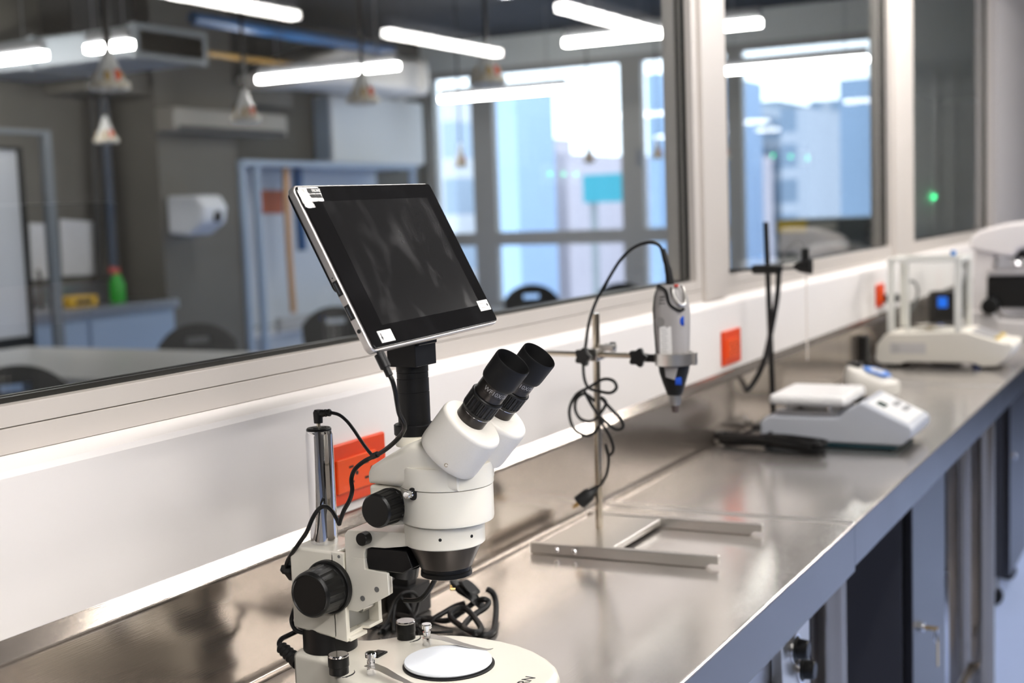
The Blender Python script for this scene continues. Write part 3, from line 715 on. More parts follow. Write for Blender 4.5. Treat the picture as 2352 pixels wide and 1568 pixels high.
# ================================================================== TOOL STAND (rod, base bars, clamps)
sx, sy = 1.881, -0.099
t = thing('tool_stand', 'aluminium stand with a tall rod and two long base bars', 'stand', (sx, sy, 0))
def bar(xa, ya, xb, yb):
    d = (V((xb, yb, 0))-V((xa, ya, 0))); L = d.length; d.normalize(); nrm = V((-d.y, d.x, 0))
    b = MB()
    prof = [(0, 0.001), (L-0.020, 0.001), (L-0.012, 0.0065), (L, 0.0065), (L, 0.018), (0, 0.018)]
    f = lambda s: (lambda p: V((xa, ya, 0)) + d*p[0] + nrm*(s*0.006) + V((0, 0, p[1])))
    b.prism(prof, f(-1), f(1), 0.0008, 1)
    return b
bn = bar(1.762, -0.037, 1.782, -0.337).build('base_bar', 'satin', t)
for y in (-0.083, -0.113):
    MB().lathe([(0.0045, 0), (0.0045, 0.0015), (0.003, 0.003)], (1.757-(y+0.037)*0.067*0-0.0, y, 0.010), (-1, 0, 0), 20).build('screw', 'chrome', bn)
bar(1.976, -0.035, 1.988, -0.338).build('base_bar', 'satin', t)
MB().span((1.768, -0.168, 0.006), (1.974, -0.048, 0.0165), 0.0008, 1).build('cross_plate', 'satin', t)
MB().cyl((sx, sy, 0.0165), (sx, sy-0.005, 0.366), 0.0058, n=28, bev=0.0008).build('rod', 'rodm', t)
cx_, cz_ = sx-0.014, 0.301
cr = MB().cyl((cx_, 0.016, cz_+0.001), (cx_, -0.196, cz_), 0.0042, n=20).build('cross_rod', 'rodm', t)
cl = MB(); cl.box((sx-0.004, sy-0.003, cz_), (0.030, 0.022, 0.020), None, 0.002); cl.box((sx+0.004, sy-0.016, cz_+0.010), (0.012, 0.036, 0.010), None, 0.002)
cl = cl.build('clamp_boss', 'satin', t)
def star(c, axis, r=0.0135, th=0.010):
    a, e1, e2 = frame(axis); b = MB(); poly = []
    for k in range(40):
        an = 2*math.pi*k/40; poly.append(((r+0.0022*math.cos(5*an))*math.cos(an), (r+0.0022*math.cos(5*an))*math.sin(an)))
    c = V(c)
    b.prism(poly, lambda p: c+e1*p[0]+e2*p[1], lambda p: c+e1*p[0]+e2*p[1]+a*th, 0.0018, 2, 'ends')
    b.cyl(c-a*0.008, c, 0.006, n=16)
    return b
p = at_x(1344, 818, cx_-0.014)
star(p, (-1, 0.2, 0)).build('clamp_knob', 'black', t)
p = at_x(1400, 797, sx+0.02)
star(p, (0.2, -1, 0), 0.006, 0.010).build('clamp_knob', 'black', t)
p = at_x(1468, 820, cx_-0.012)
star(p, (-1, -0.1, 0)).build('clamp_knob', 'black', t)
hx, hy = 1.862, -0.2425
ho = MB(); ho.ring((hx, hy, 0.2895), (0, 0, 1), 0.0300, 0.0262, 0.0185, 44)
ho.box((hx+0.004, hy-0.030, 0.2985), (0.010, 0.010, 0.0185), None, 0.001)
ho.build('tool_holder_ring', 'satin', t)
MB().box((hx, hy+0.040, 0.2985), (0.012, 0.026, 0.012), None, 0.002).build('ring_arm', 'black', t)

# ------------------------------------------------------------------ rotary tool held in the ring
t = thing('rotary_tool', 'grey rotary grinding tool hanging nose down in the stand ring', 'power tool', (hx, hy, 0.24))
gt = mat('light_grey_tool_shell', (0.36, 0.34, 0.325), 0.38, noise=0.02, nscale=200)
def sec(z, yc, ry, rx=None): return ((hx, hy+yc, z), (rx or ry*0.9, 0, 0), (0, ry, 0))
MB().loft([sec(0.2915, 0, 0.0232), sec(0.305, 0.001, 0.0240), sec(0.33, 0.001, 0.0250), sec(0.355, 0.001, 0.0258), sec(0.374, 0.001, 0.0262), sec(0.392, 0.002, 0.0245), sec(0.405, 0.0035, 0.0205), sec(0.4125, 0.004, 0.0165)], 2.7, 44).build('shell', gt, t)
bk = MB()       # dark rubber back strip following the shell
bk.loft([((hx, hy+0.0195+dy, z), (0.012, 0, 0), (0, 0.0085, 0)) for z, dy in ((0.290, -0.002), (0.31, 0), (0.34, 0.0018), (0.375, 0.003), (0.395, 0.0005), (0.413, -0.006))], 3, 24)
bk.build('grip_strip', 'rubber', t)
MB().loft([sec(0.2425, 0, 0.0105), sec(0.246, 0, 0.0125), sec(0.262, 0.0005, 0.0175), sec(0.278, 0.0005, 0.0222), sec(0.2895, 0, 0.0238), sec(0.2915, 0, 0.0240)], 2.5, 40).build('nose_cone', 'rubber', t)
MB().prism([(-0.010, 0.288), (0.012, 0.288), (0.010, 0.272), (-0.004, 0.268)], lambda p: (hx-0.0185, hy+p[0]-0.004, p[1]), lambda p: (hx-0.0215, hy+p[0]-0.004, p[1]), 0.0008, 1).build('nose_inlay', gt, t)
MB().lathe([(0.0095, 0), (0.0095, 0.012), (0.0075, 0.016)], (hx, hy, 0.2425), (0, 0, -1), 24).build('collet_nut', mat('grey_steel_nut', (0.25, 0.24, 0.235), 0.4, 0.7), t)
MB().lathe([(0.0055, 0), (0.0055, 0.010), (0.0042, 0.012)], (hx, hy, 0.2275), (0, 0, -1), 18).build('bit', mat('dark_bit', (0.06, 0.04, 0.035), 0.5), t)
blue = mat('blue_switch', (0.01, 0.09, 0.62), 0.35)
MB().loft([((hx-0.0125, hy-0.0175+dy, 0.358), (0.0062, 0.0030, 0), (0, 0, 0.0078)) for dy in (0.004, -0.0045)], 2.4, 20).build('switch', blue, t)
MB().loft([((hx-0.0150, hy-0.013+dy, 0.266), (0.003, 0.0015, 0), (0, 0, 0.006)) for dy in (0.006, -0.004)], 2.4, 18).build('lock_button', blue, t)
tr = MB(); tr.tube([(hx-0.018, hy+0.016, 0.412), (hx-0.022, hy+0.002, 0.404), (hx-0.0225, hy-0.004, 0.384), (hx-0.021, hy-0.018, 0.3745), (hx-0.016, hy-0.0245, 0.3765)], 0.0024, 8)
tr.build('dark_trim', 'rubber', t)
tb = MB(); tb.tube([(hx-0.016, hy-0.006, 0.410), (hx-0.0215, hy-0.010, 0.396), (hx-0.020, hy-0.020, 0.383), (hx-0.012, hy-0.0245, 0.386), (hx-0.010, hy-0.022, 0.405), (hx-0.010, hy-0.018, 0.412)], 0.0028, 8)
tb.build('hanging_hoop', 'satin', t)
MB().box((hx-0.014, hy-0.012, 0.4115), (0.006, 0.006, 0.004), None, 0.001).build('red_mark', mat('red_mark', (0.5, 0.05, 0.03), 0.5), t)
MB().loft([((hx-0.0225+dx, hy+0.012, 0.357), (0, 0.0075, 0), (0, 0, 0.0075)) for dx in (0, -0.0014)], 2, 24).build('brush_cap', mat('grey_brush_cap', (0.22, 0.21, 0.20), 0.4), t)
lb = MB().box((hx-0.0224, hy+0.004, 0.325), (0.0012, 0.019, 0.050)).build('rating_label', 'paper', t)
ln = MB(); [ln.box((hx-0.0231, hy+0.007-(k % 3)*0.001, 0.346-k*0.0035), (0.0003, 0.009, 0.0009)) for k in range(11)]
ln.build('small_print', 'inkg', lb)
sv = MB(); [sv.box((hx-0.0212, hy+0.008, 0.385+k*0.005), (0.003, 0.010-k*0.001, 0.0012)) for k in range(3)]
sv.build('air_slots', 'dark', t)
# cord: strain relief, arc, loops tied at the clamp, loose plug
def cp(x, y, dx=0.0): return at_x(x, y, hx+dx)
MB().tube([(hx, hy+0.003, 0.408), cp(1535, 620), cp(1522, 572)], [0.0062, 0.0058, 0.0048, 0.0042], 12, 4).build('strain_relief', 'rubber', t)
cd = [cp(1524, 580), cp(1512, 562), cp(1488, 557), cp(1455, 569), cp(1425, 597), cp(1395, 645), cp(1368, 695), cp(1352, 745), cp(1345, 795, 0.022), cp(1340, 830, 0.022), cp(1342, 868, 0.01), cp(1352, 890, 0),
      cp(1375, 898, -0.02), cp(1402, 902, -0.02), cp(1416, 890, -0.02), cp(1408, 874, -0.02), cp(1385, 871, -0.02), cp(1355, 888, -0.015), cp(1325, 905), cp(1309, 935), cp(1310, 965), cp(1322, 988), cp(1345, 1000), cp(1366, 992, 0.01), cp(1378, 965, 0.02),
      cp(1372, 930, 0.02), cp(1345, 905, 0.0), cp(1325, 915), cp(1321, 940), cp(1334, 962), cp(1358, 967, 0.0), cp(1378, 950, -0.02), cp(1392, 925, -0.02), cp(1380, 912, -0.02), cp(1400, 935, -0.02), cp(1425, 962, -0.02), cp(1431, 980, -0.02), cp(1415, 986, -0.02), cp(1388, 966, -0.02),
      cp(1362, 935, -0.02), cp(1342, 898, -0.02), cp(1360, 930, -0.02), cp(1385, 975, 0.01), cp(1402, 1005, 0.02), cp(1409, 1032, 0.02), cp(1398, 1045, 0.02), cp(1390, 1020, 0.02), cp(1398, 1050, 0.02), cp(1394, 1085, 0.02), cp(1383, 1108, 0.018), cp(1368, 1122, 0.012)]
MB().tube(cd, 0.0026, 8, 6).build('power_cord', 'cord', t)
pl = MB(); A, B = cp(1370, 1120, 0.012), cp(1333, 1152, 0.0); d = (B-A).normalized()
pl.loft([(A, (0.004, 0, 0), (0, 0.0035, 0.0035)), (A+d*0.010, (0.006, 0, 0), (0, 0.005, 0.005)), (A+d*0.016, (0.0095, 0, 0), (0, 0.008, 0.008)), (B, (0.0105, 0, 0), (0, 0.009, 0.009))], 3, 20)
pl = pl.build('mains_plug', 'black', t)
e = d.cross(V((1, 0, 0))).normalized()
for s in (-1, 1): MB().box(B+d*0.007+V((s*0.0055, 0, 0)), (0.0016, 0.005, 0.014), Matrix((( 1, 0, 0), (0, e.y, d.y), (0, e.z, d.z)))).build('plug_blade', 'brass', pl)

# ================================================================== HOT PLATE
t = thing('hot_plate', 'white laboratory hot plate with a square white plate and sloped keypad', 'hot plate', (2.85, -0.23, 0))
hw = mat('pale_grey_housing', (0.50, 0.52, 0.57), 0.35)
prof = [(-0.090, 0.012), (-0.090, 0.052), (-0.108, 0.066), (-0.262, 0.067), (-0.285, 0.086), (-0.312, 0.104), (-0.415, 0.056), (-0.420, 0.045), (-0.416, 0.030), (-0.395, 0.012)]
MB().prism(prof, lambda p: (2.755, p[0], p[1]), lambda p: (2.945, p[0], p[1]), 0.007, 3).build('housing', hw, t)
MB().span((2.762, -0.385, 0.003), (2.938, -0.10, 0.0118), 0.002).build('under_tray', mat('dark_teal_tray', (0.005, 0.04, 0.055), 0.5), t)
for x in (2.775, 2.925):
    for y in (-0.375, -0.115): MB().cyl((x, y, 0), (x, y, 0.0035), 0.008, n=16).build('foot', 'rubber', t)
MB().span((2.772, -0.258, 0.0665), (2.928, -0.122, 0.076), 0.002).build('heat_shield', 'steeld', t)
lg = [(x, y) for x in (2.79, 2.91) for y in (-0.235, -0.14)]
for x, y in lg: MB().cyl((x, y, 0.076), (x, y, 0.092), 0.006, n=14).build('plate_post', 'chrome', t)
MB().span((2.750, -0.280, 0.0905), (2.942, -0.112, 0.1145), 0.010, 4).build('top_plate', mat('white_ceramic', (0.86, 0.85, 0.84), 0.25), t)
n_ = V((0, -0.048, 0.103)).normalized(); sl = V((0, -0.103, -0.048)).normalized()
def on_slope(x, s): return V((x, -0.312, 0.104)) + sl*s + n_*0.0006
rs = Matrix((( 1, 0, 0), (0, -sl.y*-1, n_.y), (0, -sl.z*-1, n_.z)))
kp = MB().box(on_slope(2.85, 0.058), (0.165, 0.095, 0.0016), rs, 0.0007, 1).build('keypad', 'white', t)
MB().box(on_slope(2.815, 0.034)+n_*0.001, (0.038, 0.020, 0.0012), rs).build('display', mat('green_grey_lcd', (0.08, 0.11, 0.10), 0.2), kp)
for k in range(6):
    MB().box(on_slope(2.865+(k % 3)*0.021, 0.052+(k//3)*0.022)+n_*0.001, (0.015, 0.013, 0.0012), rs).build('key', mat('grey_key', (0.28, 0.28, 0.29), 0.5), kp)
# mains cord bundle lying beside it
t = thing('cord_bundle', 'thick bundled black mains cord lying behind the hot plate', 'cord', (2.72, -0.12, 0))
random.seed(11); pts = []
for k in range(8):
    g = lambda s: random.uniform(-s, s)
    zz = 0.006+0.0062*(k % 4); q = 0.010+0.0035*(k % 4)
    A0, B0 = V((2.725, -0.012+g(0.012), 0)), V((2.690, -0.235+g(0.016), 0)); n2 = V((1, 0.1, 0))
    pts += [A0+n2*q+V((0, -0.012, zz)), A0+V((0, 0.004, zz+0.004)), A0-n2*q+V((0, -0.012, zz)), (A0+B0)/2-n2*(q*0.8+g(0.006))+V((0, g(0.02), zz+0.006)), B0-n2*q*1.2+V((0, 0.012, zz)), B0+V((0, -0.006, zz)), B0+n2*q*1.2+V((0, 0.012, zz)), (A0+B0)/2+n2*(q*0.8+g(0.006))+V((0, g(0.02), zz+0.003))]
MB().tube(pts + [V((2.745, -0.05, 0.02)), V((2.752, -0.086, 0.035)), V((2.765, -0.088, 0.04))], 0.0042, 8, 5).build('cord', 'cord', t)
MB().box((2.705, -0.125, 0.021), (0.044, 0.007, 0.034), None, 0.004).build('tie', 'rubber', t)
# probe stand
px_ = 2.975
t = thing('probe_stand', 'black rod stand holding a temperature probe behind the hot plate', 'stand', (px_, -0.042, 0))
MB().span((px_-0.03, -0.075, 0), (px_+0.03, -0.008, 0.012), 0.003).build('foot', 'black', t)
ra, rb = at_x(1776, 905, px_), at_x(1759, 510, px_)
MB().cyl((rb.x, ra.y, 0.012), rb, 0.0066, n=16).build('rod', 'black', t)
a, b = at_x(1672, 621, px_-0.012), at_x(1850, 614, px_-0.012)
MB().cyl(a, b, 0.0034, n=12).build('cross_arm', 'black', t)
c = at_x(1762, 618, px_-0.006)
k = MB(); k.box(c, (0.024, 0.070, 0.022), None, 0.005); k.build('clamp', 'black', t)
c = at_x(1850, 612, px_-0.012); k = MB(); k.loft([(c+V((0, 0.026, 0)), (0.006, 0, 0), (0, 0, 0.006)), (c+V((0, 0.012, 0)), (0.012, 0, 0), (0, 0, 0.013)), (c+V((0, -0.014, 0)), (0.014, 0, 0), (0, 0, 0.018))], 3, 18)
k.build('probe_clamp', 'black', t)
pt = at_x(1849, 570, px_-0.012)
MB().cyl(pt+V((0, 0, -0.045)), pt, 0.0090, n=18, bev=0.002).build('probe_grip', 'black', t)
MB().cyl(V((pt.x, pt.y-0.002, 0.165)), pt+V((0, -0.002, -0.05)), 0.0016, n=10).build('probe_needle', mat('pale_needle', (0.72, 0.66, 0.60), 0.4), t)
MB().tube([pt, pt+V((0, 0.003, 0.012)), at_x(1836, 553, px_-0.012), at_x(1818, 560, px_-0.01), at_x(1800, 590, px_), at_x(1793, 625, px_+0.01)], 0.0022, 8).build('probe_lead', mat('grey_lead', (0.16, 0.16, 0.16), 0.4), t)
MB().tube([at_x(1789, 612, px_-0.016), at_x(1785, 680, px_-0.016), at_x(1772, 755, px_-0.018), at_x(1755, 830, px_-0.020), at_x(1730, 880, px_-0.024), at_x(1712, 896, px_-0.04), at_x(1692, 888, px_-0.06), at_x(1676, 874, px_-0.075)], 0.0068, 10).build('hanging_cable', 'cord', t)
gw = mat('thin_grey_wire', (0.10, 0.10, 0.10), 0.4)
MB().tube([at_x(1712, 896, px_-0.04), at_x(1700, 925, px_-0.05), at_x(1706, 952, px_-0.06), at_x(1726, 975, px_-0.12)], 0.0014, 6).build('thin_wire', gw, t)

# ================================================================== SMALL MIXER
t = thing('vortex_mixer', 'small rounded cream mixer with a blue hexagonal dial', 'mixer', (3.50, -0.19, 0))
cm = mat('cream_plastic', (0.84, 0.80, 0.73), 0.4)
vx, vy = 3.500, -0.164
MB().loft([((vx, vy+c, z), (0.060*s, 0, 0), (0, 0.072*s, 0)) for c, z, s in ((0, 0.010, 0.90), (0, 0.014, 0.97), (0, 0.03, 1.0), (0.002, 0.045, 0.99))] +
          [((vx, vy+0.006, 0.058), (0.057, 0, 0), (0, 0.066, 0.012)), ((vx, vy+0.010, 0.070), (0.050, 0, 0), (0, 0.056, 0.016)), ((vx, vy+0.012, 0.076), (0.040, 0, 0), (0, 0.045, 0.0135))], 2.6, 40).build('case', cm, t)
MB().loft([((vx, vy, z), (0.050, 0, 0), (0, 0.060, 0)) for z in (0, 0.010)], 2.6, 32).build('base_pad', 'rubber', t)
def dial(r, h, m, name, par):
    c0 = V((vx-0.006, vy-0.014, 0.0715)); ex, ey = V((1, 0, 0)), V((0, 1, 0.30)).normalized(); ez = ex.cross(ey)
    poly = [(r*math.cos(math.pi/6+math.pi/3*k), r*math.sin(math.pi/6+math.pi/3*k)) for k in range(6)]
    return MB().prism(poly, lambda p: c0+ex*p[0]+ey*p[1], lambda p: c0+ex*p[0]+ey*p[1]+ez*h, 0.0008, 1).build(name, m, par)
dl = dial(0.040, 0.004, mat('blue_dial', (0.10, 0.28, 0.80), 0.4), 'dial', t)
dial(0.022, 0.0055, 'white', 'dial_centre', dl); dial(0.008, 0.0065, 'inkg', 'dial_pointer', dl)
MB().lathe([(0.016, 0), (0.020, 0.006), (0.022, 0.014), (0.012, 0.012)], (vx, vy+0.046, 0.082), (0, 0, 1), 24).build('tube_cup', 'black', t)

# ================================================================== BALANCE
t = thing('analytical_balance', 'cream analytical balance with a glass draft shield', 'balance', (4.27, -0.22, 0))
bx0, bx1 = 4.165, 4.375
cb = mat('cream_grey_plastic', (0.84, 0.79, 0.70), 0.42)
prof = [(-0.022, 0.020), (-0.026, 0.070), (-0.055, 0.106), (-0.300, 0.116), (-0.405, 0.082), (-0.432, 0.082), (-0.438, 0.066), (-0.425, 0.040), (-0.388, 0.010), (-0.345, 0.007), (-0.32, 0.018), (-0.12, 0.018), (-0.10, 0.010), (-0.04, 0.010)]
MB().prism(prof, lambda p: (bx0, p[0], p[1]), lambda p: (bx1, p[0], p[1]), 0.006, 2).build('housing', cb, t)
for y in (-0.07, -0.33):
    for x in (bx0+0.03, bx1-0.03): MB().cyl((x, y, 0), (x, y, 0.020), 0.016, n=20).build('foot', mat('blue_foot', (0.005, 0.03, 0.16), 0.4) if y < -0.2 else 'rubber', t)
lb = MB().box((bx0-0.0006, -0.125, 0.062), (0.0012, 0.11, 0.034)).build('rating_label', mat('grey_label', (0.66, 0.63, 0.61), 0.5), t)
k = MB(); [k.box((bx0-0.0014, -0.085-(j % 2)*0.006, 0.072-j*0.0055), (0.0004, 0.022, 0.0022)) for j in range(5)]; k.build('small_print', 'inkg', lb)
fr = MB()
for x in (bx0+0.012, bx1-0.012):
    for y in (-0.072, -0.275): fr.span((x-0.009, y-0.010, 0.112), (x+0.009, y+0.010, 0.335), 0.001)
    fr.span((x-0.009, -0.265, 0.330), (x+0.009, -0.082, 0.345), 0.001)
for y in (-0.072, -0.275): fr.span((bx0+0.003, y-0.010, 0.330), (bx1-0.003, y+0.010, 0.345), 0.001)
for y in (-0.125,): fr.span((bx0+0.004, y-0.004, 0.112), (bx0+0.012, y+0.004, 0.333))
fr.build('shield_frame', mat('pale_shield_frame', (0.84, 0.83, 0.77), 0.35), t)
g = MB(); g.span((bx0+0.006, -0.265, 0.114), (bx0+0.009, -0.082, 0.332)); g.span((bx1-0.009, -0.265, 0.114), (bx1-0.006, -0.082, 0.332)); g.span((bx0+0.021, -0.279, 0.114), (bx1-0.021, -0.276, 0.332)); g.span((bx0+0.02, -0.265, 0.336), (bx1-0.02, -0.082, 0.339))
g.build('shield_glass', glass('clear_shield_glass', (0.985, 0.99, 0.985), 0.02), t)
MB().lathe([(0.012, 0), (0.012, 0.012), (0.046, 0.014), (0.046, 0.017)], (4.27, -0.172, 0.111), (0, 0, 1), 32).build('weighing_pan', 'rodm', t)
p = at_x(2190, 585, 4.30)
MB().loft([((4.27, -0.245, z), (0.008, 0, 0), (0, 0.008, 0)) for z in (0.3455, 0.362)], 2, 16).build('lid_knob', mat('blue_knob', (0.02, 0.24, 0.70), 0.4), t)
sd = V((0, -0.105, -0.034)).normalized(); sn = V((0, -0.034, 0.105)).normalized()
rb_ = Matrix((( 1, 0, 0), (0, -sd.y*-1, sn.y), (0, -sd.z*-1, sn.z)))
dp = MB().box(V((4.27, -0.348, 0.1015))+sn*0.0012, (0.165, 0.075, 0.003), rb_, 0.001).build('display_panel', mat('grey_display_panel', (0.36, 0.35, 0.35), 0.3), t)
for x in (4.20, 4.24, 4.30, 4.34): MB().box(V((x, -0.385, 0.0895))+sn*0.004, (0.020, 0.012, 0.003), rb_).build('key', mat('yellow_key', (0.70, 0.50, 0.08), 0.5), dp)
t.location.y += 0.003
# black brick at the splash-back left of the balance, blue-lit controller behind it
tag(MB().span((4.03, -0.026, 0), (4.085, -0.001, 0.112), 0.005).build('power_brick', 'black'), 'tall black power brick on the bench left of the balance', 'power brick')
t = thing('display_controller', 'black controller with a small blue lit screen behind the balance', 'controller', (4.85, -0.1, 0))
MB().span((4.80, -0.170, 0.0), (4.88, -0.065, 0.195), 0.006).build('case', 'black', t)
a, b = at_x(2154, 682, 4.799), at_x(2176, 706, 4.799)
MB().span((4.797, b.y, b.z), (4.7998, a.y, a.z)).build('screen', emit('blue_screen', (0.0, 0.14, 0.75), 0.40), t)

# ================================================================== WHITE MICROSCOPE AT THE END
X5 = 5.10
t = thing('white_microscope', 'large white laboratory microscope at the right edge behind the balance', 'microscope', (X5, -0.3, 0))
wm = mat('pink_white_enamel', (0.80, 0.755, 0.735), 0.35)
f0 = lambda p: (X5-0.075, p[0], p[1]); f1 = lambda p: (X5+0.075, p[0], p[1])
MB().prism([(-0.165, 0), (-0.165, 0.10), (-0.185, 0.108), (-0.255, 0.108), (-0.275, 0.075), (-0.52, 0.065), (-0.53, 0.0)], f0, f1, 0.010).build('base', wm, t)
MB().prism([(-0.165, 0.095), (-0.185, 0.36), (-0.245, 0.36), (-0.255, 0.30), (-0.222, 0.12), (-0.25, 0.095)], lambda p: (X5-0.05, p[0], p[1]), lambda p: (X5+0.05, p[0], p[1]), 0.010).build('arm', wm, t)
MB().prism([(-0.170, 0.335), (-0.172, 0.378), (-0.205, 0.405), (-0.30, 0.428), (-0.40, 0.435), (-0.42, 0.33), (-0.345, 0.335), (-0.32, 0.302), (-0.27, 0.310)], f0, f1, 0.014).build('head', wm, t)
ne = MB()
for y, z in ((-0.315, 0.30), (-0.352, 0.295)): ne.cyl((X5-0.01, y, z+0.02), (X5-0.02, y-0.012, z-0.03), 0.014, n=18)
ne.build('objective', 'chrome', t)
MB().cyl((X5, -0.335, 0.300), (X5, -0.335, 0.325), 0.045, n=28).build('nosepiece', 'black', t)
MB().span((X5-0.08, -0.56, 0.238), (X5+0.08, -0.235, 0.256), 0.003).build('stage', mat('grey_stage', (0.40, 0.38, 0.38), 0.4), t)
MB().span((X5-0.06, -0.50, 0.116), (X5+0.06, -0.228, 0.237), 0.01).build('condenser_carrier', 'black', t)
MB().lathe([(0.026, 0), (0.030, 0.01), (0.030, 0.035), (0.022, 0.04)], (X5-0.075, -0.245, 0.128), (-1, 0, 0), 28).build('focus_knob', 'black', t)
MB().lathe([(0.010, 0), (0.010, 0.012)], (X5-0.050, -0.205, 0.120), (-1, 0, 0), 20).build('side_knob', wm, t)
# ================================================================== STEREO MICROSCOPE (pillar axis u = 0, v = 0; v towards the front edge)
MX, MY = 1.153, -0.098
def W(u, v, z): return V((MX+u, MY-v, z))
ms = thing('stereo_microscope', 'cream stereo microscope with a chrome pillar and a tilted tablet screen', 'microscope', (MX, MY, 0))
# base plate
half = [(0, -0.0315), (0.018, -0.0315), (0.027, -0.0300), (0.0322, -0.0240), (0.0335, -0.008), (0.0350, 0.012), (0.040, 0.027), (0.050, 0.039), (0.063, 0.050), (0.077, 0.070), (0.088, 0.096), (0.0945, 0.120), (0.0965, 0.143), (0.0945, 0.172), (0.0885, 0.198), (0.078, 0.222), (0.063, 0.2445), (0.045, 0.2640), (0.024, 0.2780), (0, 0.2830)]
out = half + [(-u, v) for u, v in half[-2:0:-1]]
base = MB().prism(out, lambda p: W(p[0], p[1], 0.003), lambda p: W(p[0], p[1], 0.050), 0.0075, 4, 'top').build('base', 'cream', ms)
ft = MB(); [ft.cyl(W(u, v, 0), W(u, v, 0.0035), 0.010, n=20) for u, v in ((-0.02, -0.03), (0.02, -0.03), (-0.07, 0.16), (0.07, 0.16), (0, 0.26))]
ft.build('feet', 'rubber', base)
lettering(MB(), 'KERN', 0.0165, W(-0.039, 0.2610, 0.0500), (1, 0, 0), (0, 1, 0)).build('lettering', 'ink', base)
# white stage plate in its black ring
pr = MB().lathe([(0.0495, 0), (0.0495, 0.0016), (0.044, 0.0016)], W(0, 0.157, 0.0496), (0, 0, 1), 64).build('stage_ring', 'blackm', ms)
MB().lathe([(0.046, 0), (0.0474, 0.0015), (0.0474, 0.0032), (0.0468, 0.0042)], W(0.002, 0.155, 0.0513), (0, 0, 1), 72).build('stage_plate', 'disc', ms)
# dimmer knobs, arcs, rocker switch, spring clips
for s in (-1, 1):
    ku, kv = (-0.0662, 0.0607) if s < 0 else (0.0580, 0.0652)
    cu_, cv_ = (-0.0563, 0.0955) if s < 0 else (0.0478, 0.0998)
    k = MB().lathe([(0.0105, 0), (0.0105, 0.008), (0.0112, 0.0085), (0.0112, 0.0180), (0.0106, 0.0195)], W(ku, kv, 0.0497), (0, 0, 1), 40).build('dimmer_knob', 'black', ms)
    MB().lathe([(0.0110, 0), (0.0112, 0.0012), (0.0102, 0.0024)], W(ku, kv, 0.0685), (0, 0, 1), 40).build('knob_cap', mat('mirror_knob_cap', (0.45, 0.43, 0.43), 0.12, 1.0), k)
    a = MB(); pts = [W(ku+0.0165*math.cos(t), kv+0.0165*math.sin(t), 0.0503) for t in [math.radians(d) for d in range(38, 142, 8)]]
    a.tube(pts, [0.0002, 0.0006, 0.0008, 0.0008, 0.0007, 0.0003], 6, 2); a.build('dimmer_scale', 'ink', ms)
    c = MB().lathe([(0.0048, 0), (0.0048, 0.0085), (0.0036, 0.009), (0.0036, 0.012), (0.0045, 0.0125), (0.0045, 0.0155), (0.0032, 0.016), (0.0032, 0.019), (0.0060, 0.0195), (0.0060, 0.0235), (0.0052, 0.0245)], W(cu_, cv_, 0.0497), (0, 0, 1), 32).build('clip_post', 'chrome', ms)
    # springy blade: flat strip that dips to the plate
    st = MB(); tip = (0.0438, 0.1861) if s > 0 else (-0.0800, 0.1700)
    A = V((cu_, cv_-0.003)); B = V(tip); d = (B-A).normalized(); nn = V((-d.y, d.x)); L = (B-A).length
    zs = [(0, 0.0600, 0.0062), (0.10, 0.0603, 0.0062), (0.3, 0.0600, 0.0055), (0.55, 0.0570, 0.0045), (0.8, 0.0555, 0.0032), (0.93, 0.0555, 0.0026), (1.0, 0.0572, 0.0022)]
    vs = []; fs = []
    for f, z, w in zs:
        c2 = A + d*(L*f)
        for sg in (-1, 1):
            for dz in (0, 0.0006): q = c2+nn*(sg*w); vs.append(W(q.x, q.y, z+dz))
    for i in range(len(zs)-1):
        o = i*4; fs += [(o, o+4, o+6, o+2), (o+1, o+3, o+7, o+5), (o, o+1, o+5, o+4), (o+2, o+6, o+7, o+3)]
    fs += [(0, 2, 3, 1), (len(vs)-4, len(vs)-3, len(vs)-1, len(vs)-2)]
    st._add(vs, fs); st.build('stage_clip', 'satin', ms)
sw = MB(); sw.box(W(-0.002, 0.0665, 0.0508), (0.020, 0.0135, 0.0026), None, 0.0008)
rk = sw.build('switch_frame', 'black', ms)
MB().prism([(-0.008, 0.0015), (-0.008, 0.0062), (0.0, 0.0030), (0.008, 0.0018), (0.008, 0.0012)], lambda p: W(-0.002+p[0], 0.061, 0.0505+p[1]), lambda p: W(-0.002+p[0], 0.072, 0.0505+p[1]), 0.0004, 1).build('rocker', 'black', rk)
# pillar
MB().lathe([(0.0305, 0), (0.0305, 0.030)], W(0, 0.001, 0.0497), (0, 0, 1), 64).build('pillar_collar', 'blackm', ms)
pil = MB().lathe([(0.0152, 0), (0.0152, 0.2130), (0.0141, 0.2165), (0.0141, 0.2175)], W(0, 0, 0.0800), (0, 0, 1), 72).build('pillar', 'chrome', ms)
MB().lathe([(0.0139, 0), (0.0139, 0.0022), (0.0128, 0.0034), (0.0085, 0.0036), (0.0080, 0.0020), (0.0070, 0.0020), (0.0066, 0.0042)], W(0, 0, 0.2970), (0, 0, 1), 48).build('pillar_cap', 'blackm', pil)
